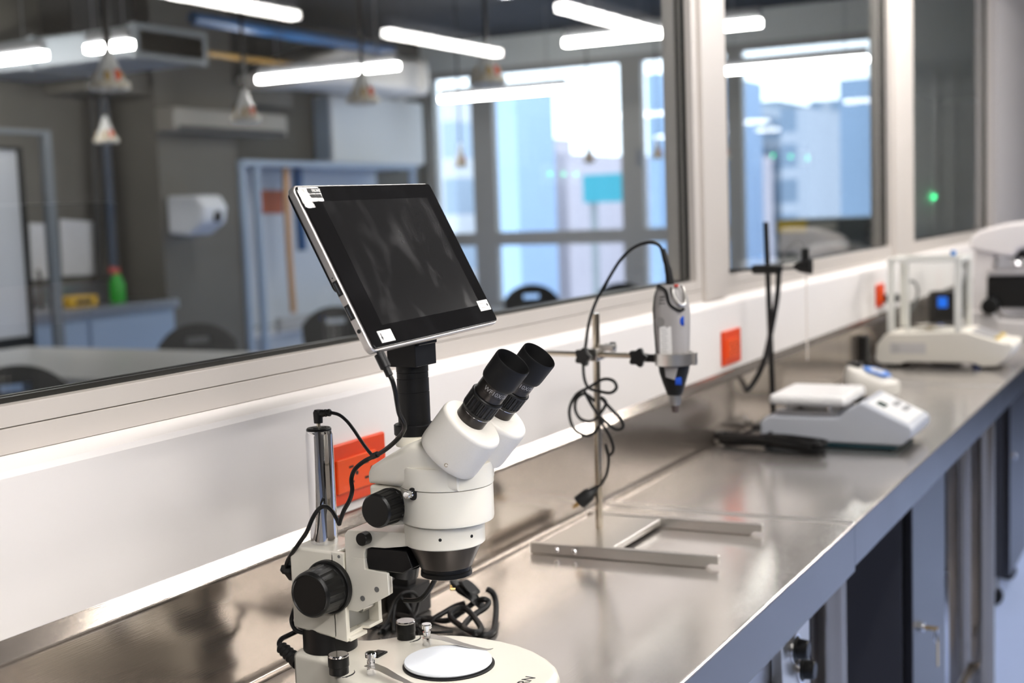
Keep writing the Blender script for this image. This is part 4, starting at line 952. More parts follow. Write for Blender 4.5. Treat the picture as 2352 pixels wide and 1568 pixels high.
# focus block round the pillar
hw_ = 0.0305
blk = MB()
blk.prism([(-0.0265, 0.078), (-0.0265, 0.166), (-0.022, 0.171), (0.036, 0.1700), (0.036, 0.0712), (0.010, 0.0745)], lambda p: W(-hw_, p[0], p[1]), lambda p: W(hw_, p[0], p[1]), 0.004, 3)
blk.prism([(0.030, 0.0722), (0.030, 0.1700), (0.0470, 0.1693), (0.0470, 0.0700)], lambda p: W(-hw_, p[0], p[1]), lambda p: W(-0.0235, p[0], p[1]), 0.0015, 2)
blk.prism([(0.030, 0.0760), (0.030, 0.1700), (0.0525, 0.1693), (0.0525, 0.0760)], lambda p: W(0.0235, p[0], p[1]), lambda p: W(hw_, p[0], p[1]), 0.0010, 2)
blk = blk.build('focus_block', 'cream', ms)
ch_ = MB()
ch_.prism([(0.034, 0.0705), (0.034, 0.0770), (0.0440, 0.0780), (0.0440, 0.0745), (0.0500, 0.0745), (0.0500, 0.0705)], lambda p: W(-hw_+0.003, p[0], p[1]), lambda p: W(0.004, p[0], p[1]), 0.0006, 1)
ch_.prism([(0.034, 0.0745), (0.034, 0.0790), (0.0530, 0.0795), (0.0530, 0.0760)], lambda p: W(0.004, p[0], p[1]), lambda p: W(hw_, p[0], p[1]), 0.0006, 1)
ch_.build('slide_channel', 'cream', ms)
MB().span(W(-0.0235, 0.0362, 0.080), W(0.0235, 0.0395, 0.165)).build('rack_face', mat('shadow_grey_casting', (0.30, 0.30, 0.28), 0.4, 0.6), ms)  # shade inside the channel is put into the grey of this face
MB().cyl(W(0.002, 0.043, 0.0985), W(0.0235, 0.044, 0.0985), 0.0045, n=24).build('rack_pin', 'satin', ms)
# carriage with the arm and ring that hold the head
arm = [(0.0485, 0.165), (0.0485, 0.190), (0.0530, 0.1955), (0.118, 0.1985), (0.135, 0.1990), (0.135, 0.1850), (0.100, 0.1795), (0.083, 0.1790), (0.0760, 0.1765), (0.0735, 0.1700), (0.0735, 0.165)]
cheek = [(0.0485, 0.106), (0.0485, 0.166), (0.0735, 0.166), (0.0735, 0.1545), (0.1030, 0.1525), (0.1030, 0.1285), (0.0610, 0.1055)]
ar = MB().prism(arm, lambda p: W(-0.0285, p[0], p[1]), lambda p: W(0.0285, p[0], p[1]), 0.0012, 2)
far_cheek = [(0.0485, 0.106), (0.0485, 0.166), (0.0700, 0.166), (0.0700, 0.112), (0.0600, 0.106)]
for u0, u1, ck in ((-0.0285, -0.0245, cheek), (0.0245, 0.0285, far_cheek)):
    ar.prism(ck, lambda p: W(u0, p[0], p[1]), lambda p: W(u1, p[0], p[1]), 0.0006, 1)
ar.span(W(-0.0245, 0.0485, 0.107), W(0.0245, 0.0545, 0.166))
ar = ar.build('carriage_arm', 'cream', ms)
hgm = mat('hole_grey', (0.16, 0.16, 0.16), 0.5)
for v, z in ((0.069, 0.1215), (0.088, 0.1335)): MB().cyl(W(-0.02895, v, z), W(-0.0280, v, z), 0.0030, n=20).build('screw_hole', hgm, ar)
MB().cyl(W(-0.0308, 0.0415, 0.1655), W(-0.030, 0.0415, 0.1655), 0.0018, n=14).build('screw_hole', hgm, blk)
rg = MB().lathe([(0.030, 0), (0.0418, 0.0), (0.0428, 0.0010), (0.0428, 0.0228), (0.0420, 0.0235), (0.034, 0.0235)], W(0, 0.159, 0.1857), (0, 0, 1), 72).build('holder_ring', 'cream', ms)
for an in (205, 252, 318):
    a = math.radians(an); d = V((math.cos(a), math.sin(a), 0)); c = W(0, 0.159, 0.1980)+d*0.0422
    MB().lathe([(0.0017, 0), (0.0017, 0.001)], c, d, 14).build('set_screw', 'dark', rg)
MB().lathe([(0.0072, 0), (0.0072, 0.0095), (0.0064, 0.0105), (0.0045, 0.0105)], W(-0.0285, 0.0778, 0.1895), (-1, 0, 0), 28).build('clamp_screw', 'black', ms)
# coarse focus knob: flange, ribbed grip, dished face
for s, nm in ((-1, 'near'), (1, 'far')):
    u0 = s*0.0305; o = W(u0, 0.0280, 0.1315); ax = (s, 0, 0)
    MB().lathe([(0.0285, 0), (0.0298, 0.0008), (0.0298, 0.0060), (0.0285, 0.0070)], o, ax, 64).build('knob_flange', 'black', ms)
    kb = MB().lathe([(0.0270, 0.006), (0.0266, 0.0100), (0.0266, 0.0105), (0.0252, 0.0340), (0.0252, 0.0345), (0.0248, 0.0365), (0.0230, 0.0388), (0.0222, 0.0390), (0.0212, 0.0378)], o, ax, 96, True, 12, 0.0010, (0.0104, 0.0342))
    kb.build('focus_knob', 'black', ms, 30)
# surface lamp under the arm
il = MB().prism([(0.0760, 0.1535), (0.0745, 0.1640), (0.0770, 0.1785), (0.127, 0.1790), (0.134, 0.1610), (0.121, 0.1535)], lambda p: W(-0.0265, p[0], p[1]), lambda p: W(0.0265, p[0], p[1]), 0.0012, 1).build('surface_lamp', 'blackm', ms)
MB().lathe([(0.0175, -0.006), (0.0175, 0.006), (0.0150, 0.007)], W(0, 0.104, 0.1510), (0, 0.25, -1), 40).build('lamp_lens_ring', 'black', ms)
MB().tube([W(0.006, 0.139, 0.154), W(0.012, 0.137, 0.140), W(0.022, 0.112, 0.112), W(0.028, 0.085, 0.105)], 0.0028, 8).build('lamp_lead', 'cord', ms)
# zoom body: drum, upper drum, wedge-shaped tail
bd = MB()
bd.lathe([(0.0450, 0), (0.0484, 0.0012), (0.0490, 0.004), (0.0490, 0.0385)], W(0, 0.1640, 0.2103), (0, 0, 1), 96)
bd.prism([(0.0870, 0.2060), (0.0850, 0.2130), (0.0850, 0.2475), (0.150, 0.2490), (0.150, 0.2105), (0.100, 0.2040)], lambda p: W(-0.0300, p[0], p[1]), lambda p: W(0.0300, p[0], p[1]), 0.0035, 3)
bd.build('zoom_body', 'cream', ms)
ub = MB()
ub.lathe([(0.0492, 0), (0.0498, 0.0006), (0.0498, 0.020), (0.0489, 0.0232), (0.044, 0.0246), (0.020, 0.0246)], W(0, 0.1640, 0.2495), (0, 0, 1), 96)
ub.loft([(W(0, v, (zt+zb)/2), (hw2, 0, 0), (0, 0, (zt-zb)/2)) for v, hw2, zb, zt in ((0.0850, 0.0290, 0.2496, 0.2610), (0.0862, 0.0303, 0.2482, 0.2640), (0.0895, 0.0312, 0.2482, 0.2695), (0.1010, 0.0342, 0.2482, 0.2760), (0.1120, 0.0368, 0.2482, 0.2820), (0.1350, 0.0425, 0.2482, 0.2940), (0.1500, 0.0455, 0.2482, 0.2998), (0.1640, 0.0465, 0.2482, 0.2985), (0.1820, 0.0450, 0.2482, 0.2860), (0.2000, 0.0390, 0.2482, 0.2730))], 6, 64)
ub.build('upper_body', 'cream', ms)
MB().span(W(-0.016, 0.168, 0.268), W(0.016, 0.200, 0.283), 0.002).build('pod_bridge', 'blackm', ms)
# zoom knobs
for s in (-1, 1):
    o = W(s*0.0305, 0.1172, 0.2295)
    MB().lathe([(0.0165, 0), (0.0182, 0.004), (0.0190, 0.0095), (0.0190, 0.0100), (0.0180, 0.0330), (0.0180, 0.0335), (0.0164, 0.0362), (0.0150, 0.0366)], o, (s, 0, 0), 108, True, 18, 0.0011, (0.0098, 0.0332)).build('zoom_knob', 'black', ms, 30)
# light-path pull rod
pn = MB().lathe([(0.0026, 0), (0.0026, 0.013), (0.0040, 0.0135), (0.0040, 0.0155), (0.0034, 0.0160), (0.0034, 0.0172), (0.0040, 0.0175), (0.0042, 0.0215), (0.0034, 0.0228)], W(-0.036, 0.1515, 0.2470), (-1, 0.03, 0), 28).build('pull_rod', 'chrome', ms)
MB().loft([(W(u, 0.1525, 0.2465), (0, 0.0050, 0), (0, 0, 0.0066)) for u in (-0.0490, -0.0380)], 2.4, 24).build('rod_slot', 'dark', pn)
# objective below the ring
ob = MB().lathe([(0.0395, 0.0), (0.0385, -0.002), (0.0282, -0.0245), (0.0282, -0.0252)], W(0, 0.159, 0.1857), (0, 0, 1), 72).build('objective_cone', 'anod', ms)
MB().lathe([(0.0250, 0.0), (0.0268, 0.0), (0.0268, -0.003), (0.0258, -0.0035), (0.0258, -0.005), (0.0272, -0.0055), (0.0275, -0.0098), (0.0262, -0.0105), (0.0250, -0.0105), (0.0235, -0.003)], W(0, 0.159, 0.1608), (0, 0, 1), 72, False).build('objective_ring', 'black', ms)
# binocular pods and eyepieces
ax = V((0, -0.655, 0.756)).normalized(); fw = V((0, -0.756, -0.655)).normalized()
for s in (-1, 1):
    e0 = W(s*0.0285, 0.2130, 0.3240)
    R_ = 0.0308
    secs = []
    for h, k in ((-0.0490, 0.955), (-0.0475, 0.985), (-0.042, 1.0), (-0.0055, 1.0), (-0.0030, 0.985), (-0.0012, 0.95), (0.0, 0.90)):
        secs.append((e0+ax*h+fw*0.0045, V((1, 0, 0))*(R_-0.0015)*k, fw*0.0345*k))
    pod = MB().loft(secs, 2.15, 72).build('eyepiece_pod', 'pod', ms, 50)
    sc = MB()
    for an in (158, 20):
        a = math.radians(an); d = V((1, 0, 0))*math.cos(a)+fw*math.sin(a)
        sc.lathe([(0.0022, -0.001), (0.0022, 0.0006), (0.0014, 0.0006), (0.0010, 0.0002)], e0+ax*(-0.042)+fw*0.0045+V((1, 0, 0))*(math.cos(a)*0.0292)+fw*(math.sin(a)*0.0343), d, 18)
    sc.build('pod_screw', 'rodm', pod)
    ey = MB().lathe([(0.0160, -0.002), (0.0160, 0.0098), (0.0156, 0.0106), (0.0150, 0.0106), (0.0150, 0.0330), (0.0158, 0.0338), (0.0158, 0.040), (0.0155, 0.0402), (0.0155, 0.0406), (0.0158, 0.0408), (0.0158, 0.0530), (0.0120, 0.0530)], e0, ax, 72).build('eyepiece', 'anod', ms)
    MB().lathe([(0.0154, 0.0106), (0.0161, 0.0107), (0.0161, 0.0111), (0.0154, 0.0112)], e0, ax, 72).build('silver_line', 'chrome', ey)
    MB().lathe([(0.0150, 0.0114), (0.0168, 0.0120), (0.0175, 0.0150), (0.0175, 0.0151), (0.0177, 0.0300), (0.0177, 0.0301), (0.0180, 0.0305), (0.0180, 0.0322), (0.0172, 0.0332), (0.0155, 0.0334)], e0, ax, 144, True, 24, 0.0009, (0.01505, 0.0300)).build('diopter_ring', 'black', ey, 30)
    MB().lathe([(0.0160, 0.0500), (0.0178, 0.0506), (0.0186, 0.0525), (0.0190, 0.0570), (0.0193, 0.0765), (0.0192, 0.0782), (0.0187, 0.0790), (0.0180, 0.0784), (0.0172, 0.070), (0.0140, 0.0560), (0.0135, 0.0555), (0.0, 0.0552)], e0, ax, 96, False).build('eyecup', 'rubber', ey, 60)
    MB().lathe([(0.0132, 0.0556), (0.0132, 0.0560), (0.0, 0.0575)], e0, ax, 48, False).build('eye_lens', 'glassblk', ey)
    # engraved lettering bent round the barrel, on the side towards the aisle
    vs, fs = text('WF10X/20', 0.0066, 0.00005); wd = max(v.x for v in vs)
    e1 = V((-1, 0, 0)); e1 = (e1-ax*e1.dot(ax)).normalized(); e2 = fw
    nv = []
    for v in vs:
        th = (v.x-wd/2)/0.0159 + math.radians(42); rr = 0.01583+v.z
        nv.append(e0+ax*(0.0428+v.y)+(e1*math.cos(th)+e2*math.sin(th))*rr)
    m = MB(); m._add(nv, fs); m.build('lettering', mat('grey_engraving', (0.42, 0.40, 0.38), 0.5), ey)
# camera tube
tv = 0.1270
MB().lathe([(0.0208, 0), (0.0212, 0.001), (0.0212, 0.0115)], W(0, tv, 0.2880), (0, 0, 1), 64).build('tube_collar', 'cream', ms)
MB().lathe([(0.0218, 0), (0.0222, 0.0006), (0.0222, 0.0104), (0.0212, 0.0112), (0.0172, 0.0112)], W(0, tv, 0.2998), (0, 0, 1), 64).build('tube_ring', 'blackm', ms)
MB().lathe([(0.0172, 0), (0.0172, 0.0345), (0.0166, 0.0347), (0.0166, 0.0354), (0.0171, 0.0356), (0.0171, 0.0490), (0.0164, 0.0492), (0.0164, 0.0500), (0.0168, 0.0502), (0.0168, 0.0555), (0.0163, 0.0557), (0.0163, 0.0562), (0.0171, 0.0564), (0.0171, 0.0680)], W(0, tv, 0.3105), (0, 0, 1), 72).build('camera_tube', 'blackm', ms, 30)
MB().span(W(-0.0205, tv-0.0178, 0.3735), W(0.0205, tv+0.0178, 0.3975), 0.0006, 1).build('camera_block', 'blackm', ms)
MB().span(W(-0.018, tv-0.004, 0.396), W(0.0185, tv+0.021, 0.412), 0.0008, 1).build('camera_neck', 'blackm', ms)
# tablet screen: silver shell, black glass, dark display, stickers, ports
yaw, tilt, roll = math.radians(2.48), math.radians(26.98), math.radians(0.81)
ex = V((math.cos(yaw), math.sin(yaw), 0)); n0 = V((math.sin(yaw), -math.cos(yaw), 0)); up = V((0, 0, 1))
tn = math.cos(tilt)*n0+math.sin(tilt)*up; ev = math.cos(tilt)*up-math.sin(tilt)*n0
tx = math.cos(roll)*ex+math.sin(roll)*ev; ty = -math.sin(roll)*ex+math.cos(roll)*ev
TC = V((1.1475, -0.2255, 0.4863)); TW, TH = 0.2655, 0.1760
def T(a, b, d=0.0): return TC + tx*a + ty*b + tn*d
def rrect(w, h, r, n=5):
    pts = []
    for cx0, cy0, a0 in ((w/2-r, h/2-r, 0), (-w/2+r, h/2-r, 90), (-w/2+r, -h/2+r, 180), (w/2-r, -h/2+r, 270)):
        for k in range(n+1):
            t = math.radians(a0+90*k/n); pts.append((cx0+r*math.cos(t), cy0+r*math.sin(t)))
    return pts
tab = MB().prism(rrect(TW+0.0045, TH+0.0045, 0.0075), lambda p: T(p[0], p[1], -0.0105), lambda p: T(p[0], p[1], -0.0022), 0.0016, 3, 'ends').build('tablet_screen', mat('silver_shell', (0.66, 0.63, 0.61), 0.32, 0.85, noise=0.01, nscale=80), ms)
MB().prism(rrect(TW-0.004, TH*0.62, 0.006), lambda p: T(p[0], p[1]+0.033, -0.0150), lambda p: T(p[0], p[1]+0.033, -0.0104), 0.0012, 2).build('rear_housing', 'black', tab)
# glass front with finger smears in its gloss
gm, gn, gl_, gb = nt('smeared_black_glass')
tc = gn.new('ShaderNodeTexCoord'); n1 = gn.new('ShaderNodeTexNoise'); n1.inputs['Scale'].default_value = 30; n1.inputs['Detail'].default_value = 8; n1.inputs['Distortion'].default_value = 0.4
mp = gn.new('ShaderNodeMapping'); mp.inputs['Scale'].default_value = (1, 1, 0.55)
gl_.new(tc.outputs['Object'], mp.inputs['Vector']); gl_.new(mp.outputs['Vector'], n1.inputs['Vector'])
rr_ = gn.new('ShaderNodeValToRGB'); rr_.color_ramp.elements[0].position = 0.50; rr_.color_ramp.elements[1].position = 0.78
gl_.new(n1.outputs['Fac'], rr_.inputs['Fac'])
m1 = gn.new('ShaderNodeMapRange'); m1.inputs['To Min'].default_value = 0.05; m1.inputs['To Max'].default_value = 0.09
gl_.new(rr_.outputs['Color'], m1.inputs['Value']); gl_.new(m1.outputs['Result'], gb.inputs['Roughness'])
mc = gn.new('ShaderNodeMix'); mc.data_type = 'RGBA'; mc.inputs['A'].default_value = (0.005, 0.0045, 0.0045, 1); mc.inputs['B'].default_value = (0.010, 0.0095, 0.010, 1)
gl_.new(rr_.outputs['Color'], mc.inputs['Factor']); gl_.new(mc.outputs['Result'], gb.inputs['Base Color'])
MB().prism(rrect(TW, TH, 0.0045), lambda p: T(p[0], p[1], -0.0024), lambda p: T(p[0], p[1], 0.0), 0.0008, 2, 'ends').build('front_glass', gm, tab)
gb.inputs['Specular IOR Level'].default_value = 0.35
dm = gm.copy(); dm.name = 'smeared_display'
for nd in dm.node_tree.nodes:
    if nd.type == 'MIX': nd.inputs['A'].default_value = (0.0065, 0.006, 0.006, 1); nd.inputs['B'].default_value = (0.015, 0.014, 0.0145, 1)
    if nd.type == 'MAP_RANGE': nd.inputs['To Min'].default_value = 0.16; nd.inputs['To Max'].default_value = 0.30
MB().prism([(-0.1015, -0.0660), (0.1100, -0.0660), (0.1100, 0.0705), (-0.1015, 0.0705)], lambda p: T(p[0], p[1], -0.001), lambda p: T(p[0], p[1], 0.00015)).build('display', dm, tab)
def sticker(a0, b0, a1, b1, m='paper', h=0.0004):
    return MB().prism([(a0, b0), (a1, b0), (a1, b1), (a0, b1)], lambda p: T(p[0], p[1], -0.0002), lambda p: T(p[0], p[1], h))
s1 = sticker(-0.1305, 0.0705, -0.0965, 0.0865).build('barcode_sticker', 'foil', tab)
k = MB(); k.prism([(-0.1180, 0.0795), (-0.0980, 0.0795), (-0.0980, 0.0850), (-0.1180, 0.0850)], lambda p: T(p[0], p[1], 0.0002), lambda p: T(p[0], p[1], 0.0006))
for j in range(16): k.prism([(-0.1180+j*0.00128, 0.0745), (-0.1180+j*0.00128+(0.0007 if j % 3 else 0.0010), 0.0745), (-0.1180+j*0.00128+(0.0007 if j % 3 else 0.0010), 0.0783), (-0.1180+j*0.00128, 0.0783)], lambda p: T(p[0], p[1], 0.0002), lambda p: T(p[0], p[1], 0.0006))
k.build('barcode', 'ink', s1)
lettering(MB(), 'FRONT', 0.0046, T(-0.1105, 0.0808, 0.0007), tx, ty).build('lettering', 'paper', s1)
cr_ = MB(); random.seed(5)          # torn foil folded over the corner
vs = []; fs = []
for i in range(7):
    for j in range(7):
        a = -0.1345+0.0165*i/6; b = 0.0640+0.0225*j/6
        vs.append(T(a+random.uniform(-0.0008, 0.0008), b+random.uniform(-0.0008, 0.0008)-0.004*(1-i/6)*(j/6), 0.0005+random.uniform(0, 0.0014)*(1 if 0 < i < 6 and 0 < j < 6 else 0.2)))
for i in range(6):
    for j in range(6): o = i*7+j; fs.append((o, o+1, o+8, o+7))
n_v = len(vs); vs += [v-tn*0.0003 for v in vs]; fs += [tuple(q+n_v for q in f[::-1]) for f in fs]
for j in range(6):
    fs += [(j, j+n_v, j+1+n_v, j+1), (42+j, 43+j, 43+j+n_v, 42+j+n_v), (j*7, (j+1)*7, (j+1)*7+n_v, j*7+n_v), (j*7+6, j*7+6+n_v, j*7+13+n_v, j*7+13)]
cr_._add(vs, fs); cr_.build('torn_foil', 'foil', tab, 10)
s2 = sticker(-0.1165, -0.0840, -0.0915, -0.0715).build('plug_sticker', 'paper', tab)
k = MB(); k.prism([(-0.1132, -0.0740), (-0.1118, -0.0740), (-0.1118, -0.0780), (-0.1105, -0.0780), (-0.1125, -0.0820), (-0.1145, -0.0780), (-0.1132, -0.0780)], lambda p: T(p[0], p[1], 0.0003), lambda p: T(p[0], p[1], 0.0006)); k.build('arrow', 'ink', s2)
lettering(MB(), 'DC plug', 0.0046, T(-0.1085, -0.0792, 0.0004), tx, ty, depth=0.0001).build('lettering', 'inkg', s2)
s3 = sticker(0.1045, -0.0735, 0.1295, -0.0610).build('port_sticker', 'paper', tab)
k = MB(); k.prism([(0.1250, -0.0650), (0.1268, -0.0672), (0.1250, -0.0694), (0.1232, -0.0672)], lambda p: T(p[0], p[1], 0.0003), lambda p: T(p[0], p[1], 0.0006)); k.build('arrow', 'ink', s3)
k = MB(); [k.prism([(0.1075+d, b), (0.1170+2*d, b), (0.1170+2*d, b+0.0012), (0.1075+d, b+0.0012)], lambda p: T(p[0], p[1], 0.0003), lambda p: T(p[0], p[1], 0.0005)) for d, b in ((0, -0.0652), (0.001, -0.0704))]; k.build('small_print', 'inkg', s3)
# ports on the left edge
def edge(a0, a1, d0, d1, name, m, h=0.0006, par=tab):
    xx = -(TW+0.0045)/2
    return MB().prism([(a0, d0), (a1, d0), (a1, d1), (a0, d1)], lambda p: T(xx+0.001, p[0], p[1]), lambda p: T(xx-h, p[0], p[1])).build(name, m, par)
for b0 in (-0.0275, -0.0535):
    up_ = edge(b0, b0+0.0155, -0.0093, -0.0034, 'usb_port', 'dark', 0.0003)
    edge(b0+0.002, b0+0.0135, -0.0080, -0.0062, 'port_tongue', mat('grey_port_tongue', (0.06, 0.065, 0.075), 0.4), 0.0005, up_)
MB().lathe([(0.0021, 0), (0.0021, 0.0004)], T(-(TW+0.0045)/2, -0.0660, -0.0062), -tx, 24).build('headphone_jack', 'dark', tab)
MB().lathe([(0.0007, 0), (0.0007, 0.0004)], T(-(TW+0.0045)/2, -0.0085, -0.0068), -tx, 12).build('microphone_hole', 'dark', tab)

# ================================================================== CABLES OF THE MICROSCOPE
def mc_(x, y, u): return at_x(x, y, MX+u)
t = thing('power_lead', 'thin black lead from the pillar top and tablet, looping down past the pillar', 'cable', W(0, 0, 0.3))
A = T(-0.1200, -(TH/2+0.0022), -0.0062); dn = -ty
MB().lathe([(0.0020, -0.001), (0.0020, 0.0015), (0.0052, 0.0018), (0.0054, 0.003), (0.0054, 0.0165), (0.0045, 0.0170), (0.0045, 0.0175), (0.0036, 0.0177), (0.0037, 0.0250), (0.0028, 0.0256)], A, dn, 28).build('tablet_plug', 'black', t)
E_ = A+dn*0.025
uu = E_.x-MX
MB().tube([E_, E_+dn*0.006, mc_(908, 900, uu+0.004), mc_(912, 925, uu+0.010), mc_(917, 950, uu+0.022), mc_(929, 975, uu+0.035), mc_(925, 993, -0.068), mc_(905, 1016, -0.06), mc_(880, 1036, -0.05), mc_(860, 1047, -0.04), mc_(835, 1060, -0.036), mc_(815, 1078, -0.036), mc_(807, 1100, -0.036), mc_(809, 1125, -0.036), mc_(803, 1148, -0.036), mc_(790, 1172, -0.036), mc_(781, 1196, -0.034), mc_(779, 1203, -0.033), mc_(774, 1192, -0.030), mc_(762, 1172, -0.026), mc_(748, 1163, -0.026), mc_(733, 1168, -0.027), mc_(718, 1190, -0.030), mc_(704, 1222, -0.034), mc_(685, 1250, -0.035), mc_(668, 1275, -0.028), mc_(658, 1295, -0.018), mc_(661, 1310, -0.008), mc_(668, 1316, 0.0)], 0.0024, 10, 6).build('main_lead', 'cord', t)
jb = W(0, 0, 0.3005)
MB().lathe([(0.0022, 0), (0.0022, 0.0055)], jb, (0, 0, 1), 18).build('jack_tip', 'rodm', t)
J0 = V((jb.x, jb.y, 0.3055)); J1 = mc_(760, 947, 0.004)
jk = MB(); jk.loft([(J0, (0.0044, 0, 0), (0, 0.0044, 0)), (J0+V((0, 0, 0.012)), (0.0048, 0, 0), (0, 0.0048, 0)), (J0+V((0, 0, 0.015)), (0.0034, 0, 0), (0, 0.0034, 0))], 3, 20)
q = J0+V((0, 0, 0.0105)); dd = (J1-q).normalized()
jk.lathe([(0.0042, 0), (0.0044, 0.006), (0.0040, 0.0065), (0.0040, 0.008), (0.0043, 0.0085), (0.0043, 0.010), (0.0038, 0.0105), (0.0038, 0.0120), (0.0042, 0.0125), (0.0042, 0.0145), (0.0030, 0.0155)], q, dd, 20)
jk.build('angled_jack', 'black', t)
MB().tube([q+dd*0.0145, mc_(778, 952, 0.002), mc_(796, 966, -0.002), mc_(812, 986, -0.008), mc_(826, 1007, -0.016), mc_(840, 1027, -0.026), mc_(852, 1042, -0.035), mc_(860, 1049, -0.040)], 0.0019, 10, 6).build('pillar_lead', 'cord', t)
MB().cyl(mc_(856, 1048, -0.040), mc_(867, 1043, -0.043), 0.0033, n=14).build('cable_joint', 'cord', t)
# tension knob at the back of the focus block and the lamp lead below it
tk = MB(); tk.lathe([(0.0060, 0), (0.0060, 0.004), (0.0095, 0.005), (0.0125, 0.012), (0.0120, 0.020), (0.0060, 0.023), (0.0055, 0.030), (0.003, 0.032)], W(-0.006, -0.0262, 0.137), (0, 1, -0.05), 5)
tk.build('tension_knob', 'black', ms, 20)
t = thing('base_cord', 'black cord with a ribbed strain relief entering the microscope base', 'cable', W(0, -0.05, 0.03))
sr = MB(); A = W(-0.020, -0.0300, 0.034); B = mc_(644, 1484, -0.012)
d = (B-A).normalized(); L = (B-A).length
sr.lathe([(0.0085, 0), (0.0085, 0.004)] + [(r, 0.004+(L-0.004)*k/10) for k, r in enumerate((0.0076, 0.0082, 0.0060, 0.0082, 0.0060, 0.0080, 0.0058, 0.0078, 0.0056, 0.0072, 0.0050))], A, d, 20)
sr.build('strain_relief', 'rubber', t, 50)
MB().tube([B-d*0.003, mc_(641, 1478, -0.011), mc_(647, 1467, -0.006), mc_(660, 1460, 0.002), mc_(680, 1450, 0.010), mc_(700, 1440, 0.020), mc_(725, 1432, 0.035), mc_(790, 1425, 0.06), at_z(850, 1440, 0.006), at_z(905, 1436, 0.005), at_z(960, 1440, 0.006)], 0.0030, 10).build('cord', 'cord', t)
MB().tube([W(-0.012, -0.028, 0.112), mc_(672, 1412, -0.02), mc_(670, 1428, -0.02), mc_(678, 1445, -0.02), mc_(695, 1452, -0.018), mc_(722, 1453, -0.018)], 0.0026, 10).build('lamp_lead', 'cord', t)

# adapter with two pins and looped leads on the bench behind the microscope
t = thing('plug_adapter', 'black plug-in power adapter lying pins up behind the microscope', 'adapter', at_z(958, 1408, 0))
c0 = at_z(958, 1408, 0); c0 = V((c0.x-0.012, -0.024, 0))
MB().box(c0+V((0.012, 0, 0.021)), (0.050, 0.040, 0.041), None, 0.003).build('case', 'rubber', t)
pbx = c0+V((0.004, 0.003, 0.0))
pb_ = MB().box(pbx+V((0, 0, 0.052)), (0.022, 0.030, 0.024), None, 0.003).build('plug_face', 'rubber', t)
for s in (-1, 1):
    pn = MB().cyl(pbx+V((0, s*0.0095, 0.064)), pbx+V((0, s*0.0095, 0.074)), 0.0021, n=14).build('pin_sleeve', 'black', pb_)
    MB().cyl(pbx+V((0, s*0.0095, 0.074)), pbx+V((0, s*0.0095, 0.082)), 0.0020, n=14, bev=0.0005).build('pin', 'brass', pb_)
t = thing('mains_lead', 'looped black mains lead with a round-pin plug behind the stage clip', 'cable', at_z(1100, 1440, 0))
def bz(x, y, z): return at_z(x, y, z)
MB().tube([bz(1118, 1352, 0.030), bz(1132, 1362, 0.024), bz(1139, 1385, 0.014), bz(1138, 1420, 0.006), bz(1132, 1450, 0.0045), bz(1110, 1458, 0.0045), bz(1080, 1450, 0.006), bz(1055, 1435, 0.009), bz(1037, 1420, 0.013), bz(1036, 1408, 0.017), bz(1055, 1396, 0.020), bz(1075, 1402, 0.018), bz(1095, 1425, 0.012), bz(1105, 1445, 0.010), bz(1090, 1452, 0.012),
           bz(1065, 1440, 0.012), bz(1085, 1415, 0.012), bz(1115, 1395, 0.016), bz(1122, 1382, 0.020), bz(1112, 1376, 0.024), bz(1092, 1382, 0.020), bz(1060, 1405, 0.012), bz(1025, 1425, 0.006), bz(985, 1420, 0.004), bz(950, 1425, 0.004), bz(905, 1430, 0.0045), bz(880, 1450, 0.005)], 0.0040, 10, 7).build('lead', 'cord', t)
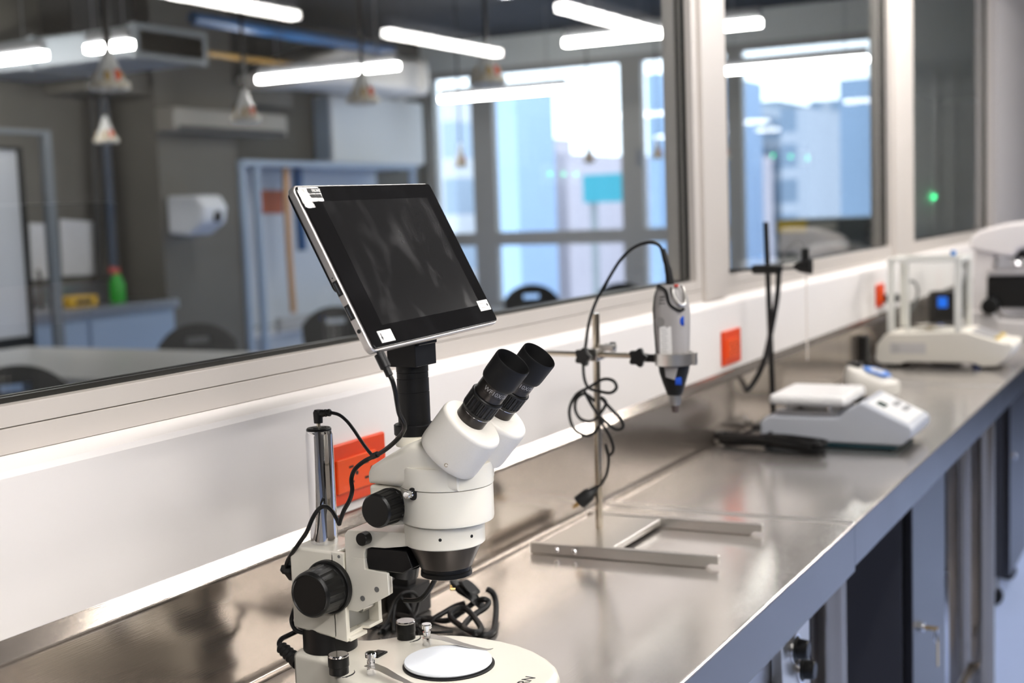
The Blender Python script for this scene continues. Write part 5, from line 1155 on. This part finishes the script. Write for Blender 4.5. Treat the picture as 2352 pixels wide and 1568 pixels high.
MB().tube([bz(1068, 1385, 0.022), bz(1045, 1392, 0.018), bz(1010, 1412, 0.010), bz(985, 1424, 0.0045), bz(950, 1418, 0.004), bz(915, 1410, 0.004)], 0.0036, 10).build('lead', 'cord', t)
A = bz(1113, 1352, 0.032); B = bz(1062, 1388, 0.030); c = (A+B)/2
pg = MB(); pg.loft([(bz(1106, 1388, 0.016), (0.004, 0, 0), (0, 0.003, 0.003)), (bz(1098, 1382, 0.020), (0.010, 0, 0), (0, 0.008, 0.008)), (bz(1082, 1365, 0.030), (0.012, 0, 0), (0, 0.010, 0.010)), (bz(1062, 1352, 0.036), (0.011, 0, 0), (0, 0.011, 0.011)), (bz(1052, 1348, 0.038), (0.010, 0, 0), (0, 0.010, 0.010))], 3, 24)
pg.loft([(bz(1090, 1352, 0.036), (0.008, 0, 0), (0, 0.006, 0.006)), (bz(1078, 1345, 0.041), (0.010, 0, 0), (0, 0.007, 0.007)), (bz(1066, 1343, 0.042), (0.008, 0, 0), (0, 0.006, 0.006))], 3, 20)
pg = pg.build('round_pin_plug', 'black', t)
for dy in (0, 7):
    a = bz(1056, 1345+dy, 0.040-dy*0.0004); b = bz(1034, 1346+dy, 0.041-dy*0.0004); MB().cyl(a, b, 0.0020, n=14).build('pin', 'brass', pg)
t = thing('thin_lead', 'thin black looped leads on the bench beside the adapter', 'cable', at_z(930, 1440, 0))
MB().tube([bz(870, 1455, 0.004), bz(890, 1425, 0.012), bz(905, 1385, 0.030), bz(925, 1362, 0.042), bz(948, 1360, 0.040), bz(961, 1375, 0.030), bz(958, 1400, 0.016), bz(950, 1425, 0.006), bz(965, 1445, 0.003)], 0.0022, 8).build('lead', 'cord', t)
MB().tube([bz(905, 1450, 0.003), bz(903, 1420, 0.012), bz(908, 1385, 0.028), bz(918, 1372, 0.032), bz(930, 1382, 0.026), bz(946, 1410, 0.012), bz(955, 1440, 0.004), bz(965, 1455, 0.003)], 0.0024, 8).build('lead', 'cord', t)
MB().tube([bz(880, 1448, 0.0025), bz(905, 1440, 0.0025), bz(930, 1450, 0.0025), bz(960, 1447, 0.0025), bz(1000, 1452, 0.0025), bz(1040, 1450, 0.0025)], 0.0022, 8).build('lead', 'cord', t)
